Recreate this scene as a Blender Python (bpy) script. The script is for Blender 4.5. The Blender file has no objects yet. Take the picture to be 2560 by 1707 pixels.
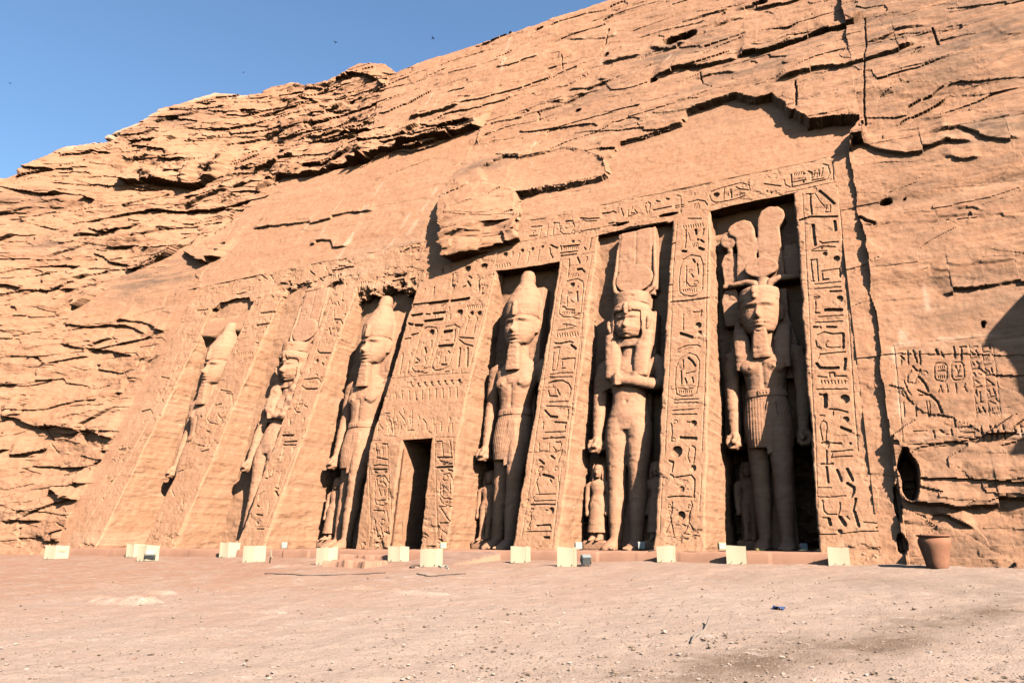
import bpy, math, random
import numpy as np
from mathutils import Matrix, Vector

# ------------------------------------------------------------------ camera, sky, sun
SC = bpy.context.scene
COL = SC.collection
FOC, PITCH, ROLL, YAW = 1850.0, math.radians(14.87839411), math.radians(-0.13630049), math.radians(26.53539357)
T1 = math.tan(math.radians(21.43046673))          # batter of the temple front
CAM = np.array([1.665, -19.742, 0.336])
# world axes: x along the temple front (to the right), y into the rock, z up; origin at the foot of the right-hand pilaster
ca, sa = math.cos(YAW), math.sin(YAW)
R3 = np.array([[ca, -sa, 0], [sa, ca, 0], [0, 0, 1.0]])
ct, st = math.cos(PITCH), math.sin(PITCH)
cr, sr = math.cos(ROLL), math.sin(ROLL)
RT = R3 @ np.array([1, 0, 0]); UP = R3 @ np.array([0, -st, ct]); FW = R3 @ np.array([0, ct, st])
AX, AY = cr * RT + sr * UP, -sr * RT + cr * UP
cam = bpy.data.cameras.new('camera'); cam.sensor_width = 36; cam.lens = FOC / 2560 * 36
cam.clip_start = 0.1; cam.clip_end = 2000
camo = bpy.data.objects.new('camera', cam); COL.objects.link(camo); SC.camera = camo
m4 = Matrix.Identity(4)
for i in range(3):
    m4[i][0], m4[i][1], m4[i][2], m4[i][3] = AX[i], AY[i], -FW[i], CAM[i]
camo.matrix_world = m4
SUN_EL, SUN_AZ = math.radians(34.0), math.radians(32.0)
SUNV = Vector((math.cos(SUN_EL) * math.cos(SUN_AZ), -math.cos(SUN_EL) * math.sin(SUN_AZ), math.sin(SUN_EL)))
w = bpy.data.worlds.new('World'); SC.world = w; w.use_nodes = True
nt = w.node_tree; nt.nodes.clear()
sky = nt.nodes.new('ShaderNodeTexSky'); sky.sky_type = 'NISHITA'; sky.sun_disc = False
sky.sun_elevation = SUN_EL; sky.sun_rotation = math.atan2(SUNV.x, SUNV.y)
sky.altitude = 0; sky.air_density = 1.5; sky.dust_density = 0.6; sky.ozone_density = 6.5
bg = nt.nodes.new('ShaderNodeBackground'); bg.inputs[1].default_value = 0.054
wo = nt.nodes.new('ShaderNodeOutputWorld')
nt.links.new(sky.outputs[0], bg.inputs[0]); nt.links.new(bg.outputs[0], wo.inputs[0])
sl = bpy.data.lights.new('sun', 'SUN'); sl.energy = 5.0; sl.angle = math.radians(0.5); sl.color = (1.0, 0.925, 0.85)
so = bpy.data.objects.new('sun', sl); COL.objects.link(so)
so.rotation_euler = SUNV.to_track_quat('Z', 'Y').to_euler(); so.location = (30, -30, 40)
SC.view_settings.view_transform = 'Standard'; SC.view_settings.look = 'None'
SC.view_settings.exposure = 1.86; SC.view_settings.gamma = 1.0
SC.cycles.max_bounces = 3; SC.cycles.diffuse_bounces = 0

# ------------------------------------------------------------------ photograph pixel -> place
def rays(px):                                       # pixels of the 2560 wide photograph
    px = np.atleast_2d(np.asarray(px, float))
    x = (px[:, 0] - 1280) / FOC; y = (853.5 - px[:, 1]) / FOC
    return x[:, None] * AX + y[:, None] * AY + FW
def at_lean(px, off=0.0, T=T1):                     # on the leaning plane y = T z + off
    d = rays(px); t = (T * CAM[2] + off - CAM[1]) / (d[:, 1] - T * d[:, 2]); return CAM + d * t[:, None]
K = 2560 / 2352.0

# ------------------------------------------------------------------ noise
_rs = np.random.RandomState(7)
TAB = _rs.rand(16, 256, 256).astype(np.float32) * 2 - 1
def vn(x, y, s=0):
    xi = np.floor(x).astype(np.int64); yi = np.floor(y).astype(np.int64)
    fx = x - xi; fy = y - yi
    fx = fx * fx * fx * (fx * (fx * 6 - 15) + 10); fy = fy * fy * fy * (fy * (fy * 6 - 15) + 10)
    t = TAB[s % 16]; x0 = xi & 255; x1 = (xi + 1) & 255; y0 = yi & 255; y1 = (yi + 1) & 255
    a = t[x0, y0]; b = t[x1, y0]; c = t[x0, y1]; d = t[x1, y1]
    return (a + (b - a) * fx) * (1 - fy) + (c + (d - c) * fx) * fy
def fbm(x, y, o=4, s=0, g=0.5):
    r = 0; a = 1.0
    for i in range(o):
        r = r + a * vn(x, y, s + i); x = x * 2.03 + 17.3; y = y * 2.03 + 5.1; a *= g
    return r
def hsh(i, j, s=0): return TAB[s % 16][np.asarray(i).astype(np.int64) & 255, np.asarray(j).astype(np.int64) & 255]
def sst(a, b, x):
    t = np.clip((x - a) / (b - a), 0, 1); return t * t * (3 - 2 * t)
def segd(X, Z, P):                                  # distance to a polyline
    d = np.full(X.shape, 1e9)
    for (x0, z0), (x1, z1) in zip(P[:-1], P[1:]):
        dx, dz = x1 - x0, z1 - z0; L = dx * dx + dz * dz + 1e-12
        t = np.clip(((X - x0) * dx + (Z - z0) * dz) / L, 0, 1)
        d = np.minimum(d, (X - x0 - t * dx) ** 2 + (Z - z0 - t * dz) ** 2)
    return np.sqrt(d)
def inpoly(X, Z, P):
    r = np.zeros(X.shape, bool); n = len(P)
    for i in range(n):
        x0, z0 = P[i]; x1, z1 = P[(i + 1) % n]
        if z0 == z1: continue
        c = ((z0 > Z) != (z1 > Z)) & (X < (x1 - x0) * (Z - z0) / (z1 - z0) + x0)
        r ^= c
    return r

# ------------------------------------------------------------------ objects
def link(name, me, mat, parent=None):
    o = bpy.data.objects.new(name, me); COL.objects.link(o)
    if mat: me.materials.append(mat)
    if parent: o.parent = parent
    return o
def tag(o, label, cat, group=None, kind=None):
    if label: o['label'] = label
    if cat: o['category'] = cat
    if group: o['group'] = group
    if kind: o['kind'] = kind
    return o
def empty(name, loc, label, cat, group=None, rz=0):
    o = bpy.data.objects.new(name, None); COL.objects.link(o); o.location = loc; o.rotation_euler = (0, 0, rz)
    o.empty_display_size = 0.2
    return tag(o, label, cat, group)
def copytree(o, parent=None):
    c = o.copy(); COL.objects.link(c)
    if parent: c.parent = parent
    for ch in list(o.children): copytree(ch, c)
    return c
def gridmesh(name, V, keep=None, smooth=True, ang=38, flip=False, attrs=None):
    r, c = V.shape[:2]
    idx = np.arange(r * c).reshape(r, c)
    q = np.stack([idx[:-1, :-1], idx[:-1, 1:], idx[1:, 1:], idx[1:, :-1]], -1)
    if flip: q = q[..., ::-1]
    q = q.reshape(-1, 4)
    if keep is not None: q = q[keep.reshape(-1)]
    used = np.zeros(r * c, bool); used[q.reshape(-1)] = True
    nm = np.cumsum(used) - 1
    q = nm[q]; vv = V.reshape(-1, 3)[used]
    me = bpy.data.meshes.new(name)
    me.vertices.add(len(vv)); me.vertices.foreach_set('co', vv.astype(np.float32).ravel())
    me.loops.add(q.size); me.loops.foreach_set('vertex_index', q.astype(np.int32).ravel())
    me.polygons.add(len(q)); me.polygons.foreach_set('loop_start', (np.arange(len(q)) * 4).astype(np.int32))
    me.polygons.foreach_set('use_smooth', np.ones(len(q), bool))
    me.update(calc_edges=True)
    for k, a in (attrs or {}).items():
        at = me.attributes.new(k, 'FLOAT', 'POINT'); at.data.foreach_set('value', a.reshape(-1)[used].astype(np.float32))
    if ang: me.set_sharp_from_angle(angle=math.radians(ang))
    return me
class MB:                                            # collects closed shapes for one mesh
    def __init__(s): s.v = []; s.f = []
    def add(s, v, f):
        b = len(s.v); s.v += [tuple(map(float, p)) for p in v]; s.f += [tuple(b + i for i in q) for q in f]
        return s
    def box(s, x0, x1, y0, y1, z0, z1):
        return s.add([(x0, y0, z0), (x1, y0, z0), (x1, y1, z0), (x0, y1, z0), (x0, y0, z1), (x1, y0, z1), (x1, y1, z1), (x0, y1, z1)],
                     [(3, 2, 1, 0), (4, 5, 6, 7), (0, 1, 5, 4), (1, 2, 6, 5), (2, 3, 7, 6), (3, 0, 4, 7)])
    def loft(s, rings, n=24, e=2.0):                 # horizontal (super)elliptic rings cx cy cz rx ry
        v = []; f = []
        for (cx, cy, cz, rx, ry) in rings:
            for k in range(n):
                a = 2 * math.pi * k / n; c_, s_ = math.cos(a), math.sin(a)
                v.append((cx + rx * math.copysign(abs(c_) ** (2 / e), c_), cy + ry * math.copysign(abs(s_) ** (2 / e), s_), cz))
        m = len(rings)
        up = rings[-1][2] > rings[0][2]
        for i in range(m - 1):
            for k in range(n):
                q = (i * n + k, i * n + (k + 1) % n, (i + 1) * n + (k + 1) % n, (i + 1) * n + k)
                f.append(q if up else q[::-1])
        b = tuple(range(n)); t = tuple((m - 1) * n + k for k in range(n))
        f += [b[::-1], t] if up else [b, t[::-1]]
        return s.add(v, f)
    def tube(s, pts, rad, n=14):
        pts = [Vector(p) for p in pts]; v = []; f = []
        u = None
        for i, p in enumerate(pts):
            a = pts[max(i - 1, 0)]; b = pts[min(i + 1, len(pts) - 1)]; d = (b - a).normalized()
            if u is None: u = d.orthogonal().normalized()
            u = (u - d * u.dot(d)).normalized(); w_ = d.cross(u)
            r = rad[i] if hasattr(rad, '__len__') else rad
            for k in range(n):
                a_ = 2 * math.pi * k / n; v.append(p + (u * math.cos(a_) + w_ * math.sin(a_)) * r)
        m = len(pts)
        for i in range(m - 1):
            for k in range(n): f.append((i * n + k, i * n + (k + 1) % n, (i + 1) * n + (k + 1) % n, (i + 1) * n + k))
        f += [tuple(range(n))[::-1], tuple((m - 1) * n + k for k in range(n))]
        return s.add(v, f)
    def ell(s, c, r, n=16):
        rg = []
        for i in range(1, n // 2 + 2):
            a = -math.pi / 2 + math.pi * i / (n // 2 + 2); rg.append((c[0], c[1], c[2] + r[2] * math.sin(a), r[0] * math.cos(a), r[1] * math.cos(a)))
        return s.loft(rg, n)
    def prism(s, poly, y0, y1):                      # outline in x,z (counter-clockwise seen from -y), from y0 (front) to y1
        n = len(poly)
        v = [(x, y0, z) for x, z in poly] + [(x, y1, z) for x, z in poly]
        f = [tuple(range(n)), tuple(range(2 * n - 1, n - 1, -1))] + [(i, n + i, n + (i + 1) % n, (i + 1) % n) for i in range(n)]
        return s.add(v, f)
    def mesh(s, name, smooth=True, ang=40):
        me = bpy.data.meshes.new(name); me.from_pydata(s.v, [], s.f); me.update()
        if smooth:
            me.polygons.foreach_set('use_smooth', np.ones(len(me.polygons), bool)); me.set_sharp_from_angle(angle=math.radians(ang))
        return me
    def fused(s, name, vox=0.04, sm=2):              # one continuous surface over all shapes
        me = s.mesh(name, False); o = bpy.data.objects.new('tmp', me); COL.objects.link(o)
        md = o.modifiers.new('r', 'REMESH'); md.mode = 'VOXEL'; md.voxel_size = vox; md.use_smooth_shade = True
        if sm:
            m2 = o.modifiers.new('s', 'SMOOTH'); m2.factor = 0.5; m2.iterations = sm
        bpy.context.view_layer.update()
        ev = o.evaluated_get(bpy.context.evaluated_depsgraph_get())
        out = bpy.data.meshes.new_from_object(ev); out.name = name
        bpy.data.objects.remove(o); bpy.data.meshes.remove(me)
        out.materials.clear()
        return out
def getco(me):
    a = np.empty(len(me.vertices) * 3, np.float32); me.vertices.foreach_get('co', a); return a.reshape(-1, 3).astype(np.float64)
def setco(me, v): me.vertices.foreach_set('co', v.astype(np.float32).ravel()); me.update()

# ------------------------------------------------------------------ materials
ALB = 0.56                                             # scales every base colour down, so shade reads darker against the sky
def newmat(name):
    m = bpy.data.materials.new(name); m.use_nodes = True; n = m.node_tree.nodes; n.clear()
    out = n.new('ShaderNodeOutputMaterial'); b = n.new('ShaderNodeBsdfPrincipled'); m.node_tree.links.new(b.outputs[0], out.inputs[0])
    b.inputs['Specular IOR Level'].default_value = 0.12
    return m, n, m.node_tree.links, b
def noise(n, l, vec, scale, detail=4, rough=0.55, vs=None):
    t = n.new('ShaderNodeTexNoise'); t.inputs['Scale'].default_value = scale; t.inputs['Detail'].default_value = detail; t.inputs['Roughness'].default_value = rough
    if vs:
        mp = n.new('ShaderNodeMapping'); mp.inputs['Scale'].default_value = vs; l.new(vec, mp.inputs['Vector']); l.new(mp.outputs[0], t.inputs['Vector'])
    else: l.new(vec, t.inputs['Vector'])
    return t.outputs['Fac']
def ramp(n, l, fac, stops):
    r = n.new('ShaderNodeValToRGB'); e = r.color_ramp.elements
    while len(e) < len(stops): e.new(0.5)
    for i, (p, c) in enumerate(stops): e[i].position = p; e[i].color = (c[0], c[1], c[2], 1)
    l.new(fac, r.inputs[0]); return r.outputs[0]
def mix(n, l, fac, a, b, mode='MIX'):
    m = n.new('ShaderNodeMix'); m.data_type = 'RGBA'; m.blend_type = mode
    for s, v in ((0, fac), (6, a), (7, b)):
        if hasattr(v, 'is_linked'): l.new(v, m.inputs[s])
        else: m.inputs[s].default_value = v if s == 0 else (v[0], v[1], v[2], 1)
    return m.outputs[2]
def mth(n, l, op, a, b=0.0):
    m = n.new('ShaderNodeMath'); m.operation = op
    for i, v in enumerate((a, b)):
        if hasattr(v, 'is_linked'): l.new(v, m.inputs[i])
        else: m.inputs[i].default_value = v
    return m.outputs[0]
def bump(n, l, b, h, strength, dist, prev=None):
    p = n.new('ShaderNodeBump'); p.inputs['Strength'].default_value = strength; p.inputs['Distance'].default_value = dist
    l.new(h, p.inputs['Height'])
    if prev: l.new(prev, p.inputs['Normal'])
    return p.outputs[0]
def stone(name, c1, c2, c3, bumps=1.0, attrs=False, chisel=0.0):
    m, n, l, b = newmat(name)
    g = n.new('ShaderNodeNewGeometry'); P = g.outputs['Position']
    strat = noise(n, l, P, 1.0, 5, 0.6, (0.10, 0.10, 1.7))
    col = ramp(n, l, strat, [(0.30, c2), (0.47, c1), (0.56, c1), (0.72, c3)])
    fine = noise(n, l, P, 1.0, 3, 0.6, (0.35, 0.35, 9.0))
    col = mix(n, l, mth(n, l, 'MULTIPLY', ramp(n, l, fine, [(0.44, (0, 0, 0)), (0.66, (1, 1, 1))]), 0.6), col, (c1[0] * .78, c1[1] * .72, c1[2] * .70))
    big = noise(n, l, P, 0.16, 4, 0.55)
    col = mix(n, l, ramp(n, l, big, [(0.4, (0, 0, 0)), (0.68, (.55, .55, .55))]), col, (c1[0] * .82, c1[1] * .76, c1[2] * .70))
    mot = noise(n, l, P, 4.0, 5, 0.65)
    col = mix(n, l, ramp(n, l, mot, [(0.42, (0, 0, 0)), (0.75, (.5, .5, .5))]), col, c3)
    gr = noise(n, l, P, 38.0, 3, 0.7)
    col = mix(n, l, ramp(n, l, gr, [(0.5, (0, 0, 0)), (0.8, (.35, .35, .35))]), col, tuple(v * 0.62 for v in c1))
    if attrs:
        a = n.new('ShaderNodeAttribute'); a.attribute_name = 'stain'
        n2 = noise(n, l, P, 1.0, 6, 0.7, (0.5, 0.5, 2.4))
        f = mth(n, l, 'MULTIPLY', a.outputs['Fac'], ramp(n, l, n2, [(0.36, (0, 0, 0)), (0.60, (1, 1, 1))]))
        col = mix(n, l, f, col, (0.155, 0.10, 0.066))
        a2 = n.new('ShaderNodeAttribute'); a2.attribute_name = 'pale'
        col = mix(n, l, a2.outputs['Fac'], col, (0.66, 0.42, 0.28))
    l.new(mix(n, l, 1.0, col, (ALB, ALB, ALB), 'MULTIPLY'), b.inputs['Base Color']); b.inputs['Roughness'].default_value = 0.95
    h1 = noise(n, l, P, 9.0, 6, 0.65); h2 = noise(n, l, P, 42.0, 4, 0.6); h3 = noise(n, l, P, 1.0, 5, 0.65, (1.2, 1.2, 14.0))
    nn = bump(n, l, b, h1, 0.75 * bumps, 0.06); nn = bump(n, l, b, h3, 0.45 * bumps, 0.05, nn); nn = bump(n, l, b, h2, 0.8 * bumps, 0.02, nn)
    if chisel:
        hc = noise(n, l, P, 1.0, 3, 0.6, (16, 16, 7)); nn = bump(n, l, b, hc, chisel, 0.03, nn)
    l.new(nn, b.inputs['Normal'])
    return m
ROCK = stone('cliff_sandstone', (0.475, 0.238, 0.128), (0.405, 0.189, 0.096), (0.55, 0.31, 0.180), 0.62, True)
DRESS = stone('dressed_sandstone', (0.49, 0.252, 0.136), (0.44, 0.214, 0.110), (0.56, 0.322, 0.192), 0.55, False, 0.40)
CARVED = stone('statue_sandstone', (0.53, 0.272, 0.153), (0.485, 0.236, 0.126), (0.57, 0.318, 0.192), 0.50)  # colour lightened to make up for weak sunlight on the upright statues
def plain(name, c, rough=0.8, var=0.12, scale=6.0, metal=0.0, bmp=0.15, dirt=None):
    m, n, l, b = newmat(name)
    g = n.new('ShaderNodeTexCoord'); P = g.outputs['Object']
    t = noise(n, l, P, scale, 5, 0.6)
    col = ramp(n, l, t, [(0.3, tuple(v * (1 - var) for v in c)), (0.7, tuple(min(1, v * (1 + var)) for v in c))])
    if dirt:
        t2 = noise(n, l, P, scale * 2.3, 6, 0.7); col = mix(n, l, ramp(n, l, t2, [(0.52, (0, 0, 0)), (0.72, (.7, .7, .7))]), col, dirt)
    l.new(mix(n, l, 1.0, col, (ALB, ALB, ALB), 'MULTIPLY'), b.inputs['Base Color']); b.inputs['Roughness'].default_value = rough; b.inputs['Metallic'].default_value = metal
    if bmp: l.new(bump(n, l, b, noise(n, l, P, scale * 6, 4, 0.6), bmp, 0.01), b.inputs['Normal'])
    return m

# ------------------------------------------------------------------ the cliff
ZT = 12.62                                            # top of the carved front
def y_base(x, z):
    y = np.where(z < ZT, T1 * z, T1 * ZT + 0.6 * (z - ZT))
    u = np.maximum(0, -30 - x)
    return y - 0.45 * u * u / (u + 8)
def hit(pts):                                         # pixels of the 2352 wide view -> x, z on the cliff
    d = rays(np.asarray(pts, float) * K); t = np.full(len(d), 12.0); done = np.zeros(len(d), bool)
    for _ in range(2600):
        X = CAM + d * t[:, None]
        done |= X[:, 1] > y_base(X[:, 0], X[:, 2])
        t = np.where(done, t, t + 0.05)
        if done.all(): break
    X = CAM + d * t[:, None]
    return np.stack([X[:, 0], X[:, 2]], 1)
_sk = hit([(2, 428), (30, 404), (60, 385), (130, 345), (210, 325), (270, 300), (330, 275), (370, 252), (400, 245), (440, 228), (490, 213), (520, 214), (590, 216), (625, 200), (650, 195),
           (675, 190), (692, 198), (720, 200), (760, 192), (776, 178), (800, 158), (825, 146), (850, 143), (875, 147), (897, 158), (908, 168), (925, 161), (990, 135), (1100, 100), (1180, 76), (1230, 60), (1320, 28), (1405, 1)])
_sk = _sk[np.argsort(_sk[:, 0])]
def zsky(x):
    return np.interp(x, np.r_[-75, _sk[:, 0], 10, 40], np.r_[17, _sk[:, 1], 30.6, 29]) + 0.10 * fbm(x * 1.3, x * 0 + 3.3, 4, 2)
# ledges: protrusion, fade upward, [pixels along the lower edge]
LEDGE = [
 (1.5, 3.2, [(283, 402), (300, 424), (380, 421), (450, 431), (505, 414), (525, 400)]),
 (0.9, 1.3, [(590, 441), (640, 408), (720, 402), (800, 378), (862, 362)]),
 (1.0, 1.5, [(800, 380), (950, 335), (1050, 312), (1112, 290)]),
 (0.6, 0.8, [(596, 402), (660, 376), (692, 364)]),
 (0.5, 0.7, [(520, 446), (580, 426), (645, 404)]),
 (0.45, 0.6, [(435, 478), (500, 455), (545, 440)]),
 (0.5, 0.8, [(165, 536), (225, 536), (262, 527)]),
 (0.3, 0.5, [(300, 516), (345, 502), (385, 489)]),
 (0.35, 0.5, [(310, 548), (345, 540), (400, 520)]),
 (0.8, 1.3, [(425, 580), (455, 596), (475, 602), (510, 594)]),
 (0.22, 0.5, [(578, 526), (620, 519), (690, 515), (720, 513), (745, 505), (800, 491), (860, 487)]),
 (0.25, 0.35, [(710, 562), (740, 554), (762, 556), (768, 570), (800, 569)]),
 (0.8, 1.0, [(160, 712), (182, 703), (205, 690), (232, 668)]),
 (0.35, 0.6, [(145, 746), (200, 752), (262, 748), (300, 752), (335, 768)]),
 (0.30, 0.6, [(148, 792), (230, 804), (310, 820)]),
 (0.30, 0.5, [(270, 738), (330, 742), (380, 760)]),
 (0.55, 1.0, [(5, 956), (60, 966), (105, 984), (132, 978)]),
 (0.45, 0.9, [(120, 980), (190, 990), (262, 1003)]),
 (0.45, 0.8, [(15, 1044), (70, 1040), (104, 1032), (128, 1006)]),
 (0.5, 0.5, [(118, 1140), (140, 1128), (162, 1142), (186, 1144)]),
 (0.35, 0.5, [(0, 1196), (90, 1198), (100, 1195)]),
 (0.3, 0.6, [(75, 1235), (115, 1240), (140, 1230)]),
 (0.3, 0.6, [(150, 1265), (200, 1270), (240, 1262)]),
 (0.45, 1.0, [(700, 207), (740, 208), (778, 190)]),
 (0.7, 0.9, [(775, 193), (800, 184), (840, 176), (870, 186), (884, 200)]),
 (0.4, 0.6, [(660, 246), (700, 230), (735, 238)]),
 (0.6, 0.7, [(735, 262), (770, 252), (800, 232)]),
 (0.45, 0.8, [(660, 330), (700, 318), (740, 322), (800, 305)]),
 (0.5, 0.7, [(740, 330), (790, 322), (822, 312)]),
 (0.3, 0.4, [(470, 252), (540, 262), (600, 258)]),
 (0.3, 0.5, [(430, 330), (500, 318), (580, 312), (640, 300)]),
 (0.35, 0.6, [(940, 278), (1000, 262), (1060, 240)]),
 # upper right
 (0.30, 0.6, [(1110, 292), (1200, 275), (1240, 262), (1300, 240), (1350, 214)]),
 (0.35, 0.6, [(1235, 250), (1262, 238), (1300, 236)]),
 (0.32, 0.6, [(1300, 212), (1360, 205), (1400, 192), (1445, 174)]),
 (0.30, 0.5, [(1190, 268), (1270, 240), (1330, 222), (1380, 212)]),
 (0.8, 1.4, [(1690, 138), (1760, 122), (1830, 100), (1900, 80), (1962, 66), (1990, 40)]),
 (0.5, 0.9, [(1500, 185), (1570, 166), (1620, 160), (1700, 140)]),
 (0.55, 0.9, [(1785, 196), (1850, 178), (1985, 160), (2075, 132), (2110, 116)]),
 (0.28, 0.5, [(1600, 190), (1640, 176), (1700, 172)]),
 (0.35, 0.5, [(1380, 150), (1430, 142), (1480, 128)]),
 (0.4, 0.5, [(1490, 112), (1540, 118), (1585, 104)]),
 (0.3, 0.4, [(1640, 70), (1680, 52), (1720, 44)]),
 (0.35, 0.5, [(1690, 28), (1750, 20), (1800, 12)]),
 (0.3, 0.4, [(1560, 60), (1620, 40), (1680, 22)]),
 (0.2, 0.4, [(1300, 90), (1370, 92), (1420, 82)]),
 (0.25, 0.4, [(1990, 120), (2060, 92), (2130, 80)]),
 (0.40, 0.7, [(1962, 326), (2020, 350), (2080, 357), (2140, 345), (2170, 332), (2240, 330)]),
 (0.35, 0.7, [(2140, 318), (2200, 300), (2270, 318), (2352, 330)]),
 (0.25, 0.4, [(2165, 366), (2205, 372), (2255, 368)]),
 (0.12, 0.3, [(1985, 518), (2040, 514), (2120, 510), (2230, 503), (2352, 498)]),
 (0.22, 0.3, [(2195, 490), (2235, 484), (2262, 494)]),
 (0.38, 0.5, [(2155, 671), (2250, 668), (2300, 655), (2400, 635)]),
 (0.10, 0.3, [(2010, 690), (2080, 686), (2155, 676)]),
 (0.10, 0.3, [(2130, 620), (2220, 616), (2352, 600)]),
 (0.45, 0.6, [(2060, 1136), (2092, 1147), (2130, 1152), (2200, 1160), (2300, 1150), (2420, 1150)]),
 (0.35, 0.5, [(2140, 1172), (2190, 1186), (2240, 1208)]),
 (0.12, 0.3, [(2050, 1188), (2100, 1190), (2150, 1204)]),
]
CRACK = [(0.03, .2, [(1986, 60), (1990, 110), (1985, 190), (1988, 292)]), (0.04, .3, [(1830, 200), (1832, 262)]),
 (0.05, .4, [(1398, 70), (1388, 100), (1378, 125)]), (0.03, .25, [(1290, 130), (1292, 160)]), (0.06, .5, [(810, 312), (835, 275), (862, 238)]),
 (0.09, .8, [(1133, 284), (1110, 315), (1095, 345), (1072, 372)]), (0.03, .2, [(1240, 262), (1244, 290)]), (0.03, .2, [(2140, 85), (2155, 120)]),
 (0.03, .2, [(1610, 170), (1618, 200), (1640, 212)]), (0.04, .4, [(1975, 500), (1990, 510), (2010, 516)]),
 (0.03, .2, [(225, 1018), (242, 985)]), (0.03, .25, [(105, 985), (118, 1010), (128, 1040)]), (0.03, .2, [(30, 1250), (44, 1190), (60, 1160)]), (0.03, .2, [(132, 1200), (150, 1215), (118, 1228)])]
HOLES = [(1562, 90, 0.8, 0.35, .9), (1745, 12, .35, .25, .6), (1240, 70, .3, .22, .5), (2036, 467, .16, .14, .5), (2078, 457, .05, .05, .2), (800, 232, .35, .25, .8),
 (2087, 1090, .21, .60, 1.6), (2063, 1158, .08, .42, .4), (2071, 1247, .11, .20, .5), (168, 700, .3, .3, .8), (1503, 190, .2, .15, .4), (1392, 128, .2, .16, .5), (1330, 258, .2, .12, .4), (2262, 750, .05, .08, .3)]
PA = hit([(1192, 560), (1193, 452), (1300, 432), (1400, 408), (1394, 373), (1430, 331), (1500, 312), (1574, 288), (1579, 266), (1690, 229), (1740, 240), (1776, 233), (1812, 264), (1862, 297), (1900, 291), (1981, 288), (1952, 325), (1962, 360), (1950, 420), (1300, 600)])
PB = hit([(1135, 436), (1118, 402), (1172, 372), (1230, 366), (1300, 347), (1340, 352), (1391, 374), (1396, 405), (1300, 428), (1193, 448)])
PPROUD = hit([(1036, 604), (1028, 540), (1030, 470), (1044, 440), (1070, 400), (1082, 368), (1116, 288), (1300, 230), (1500, 170), (1700, 120), (2000, 40), (2352, -60), (2600, 200), (2500, 420), (1962, 330), (1950, 470), (1300, 620)])
PROUGH = hit([(-40, 440), (150, 345), (480, 225), (850, 150), (905, 172), (832, 310), (1060, 275), (1110, 290), (1050, 312), (800, 380), (655, 404), (585, 450), (530, 505), (480, 560), (330, 620), (200, 672), (160, 700), (148, 748), (330, 772), (400, 790), (340, 840), (140, 1262), (-40, 1262)])
PSMOOTH2 = hit([(325, 628), (415, 570), (500, 530), (530, 505), (480, 600), (465, 640), (440, 690), (425, 790), (300, 742), (165, 745), (180, 700)])
PSMOOTH = hit([(470, 640), (535, 505), (655, 412), (805, 386), (1050, 318), (1100, 300), (1070, 372), (1030, 470), (1030, 605), (480, 655)])
PALES = [[(955, 470), (900, 560), (850, 620)], [(880, 420), (830, 505), (770, 610)], [(800, 440), (735, 540), (690, 600)], [(1010, 420), (950, 520), (905, 600)], [(740, 470), (690, 540)], [(1085, 400), (1020, 500)],
 [(600, 480), (540, 560), (480, 640)], [(1240, 300), (1225, 420)], [(1560, 70), (1530, 160)], [(1180, 60), (1150, 180)], [(1420, 60), (1380, 150)], [(1010, 180), (975, 250)], [(860, 440), (838, 480), (800, 560)],
 [(1700, 440), (1705, 490)], [(1540, 470), (1545, 540)], [(2030, 798), (2160, 784), (2352, 770)], [(2052, 806), (2072, 1000)], [(2055, 735), (2075, 780)], [(2125, 660), (2140, 785)], [(2066, 1018), (2352, 1000)]]
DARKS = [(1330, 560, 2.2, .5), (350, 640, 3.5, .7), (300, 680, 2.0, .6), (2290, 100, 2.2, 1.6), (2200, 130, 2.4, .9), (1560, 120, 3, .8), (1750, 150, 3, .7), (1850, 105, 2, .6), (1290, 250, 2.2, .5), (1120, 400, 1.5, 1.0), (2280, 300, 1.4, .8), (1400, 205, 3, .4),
 (420, 270, 2.6, .7), (330, 300, 2.0, .5), (2200, 720, 1.0, .5), (2250, 640, 1.2, .4), (2150, 1150, .8, .4), (900, 590, 3.5, .35), (1660, 200, 3.0, .5), (100, 560, 2.4, .6), (60, 470, 3, .5)]
PBLK = hit([(1036, 604), (1028, 540), (1030, 470), (1044, 440), (1135, 430), (1196, 452), (1193, 556)])
def jag(x, z, s): return 0.05 * fbm(x * 1.7, z * 1.7, 3, s) + 0.045 * hsh(np.floor(x * 1.6 + .3 * z), np.floor(z * 2.1), s) + 0.012 * fbm(x * 7, z * 7, 3, s + 1)
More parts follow.
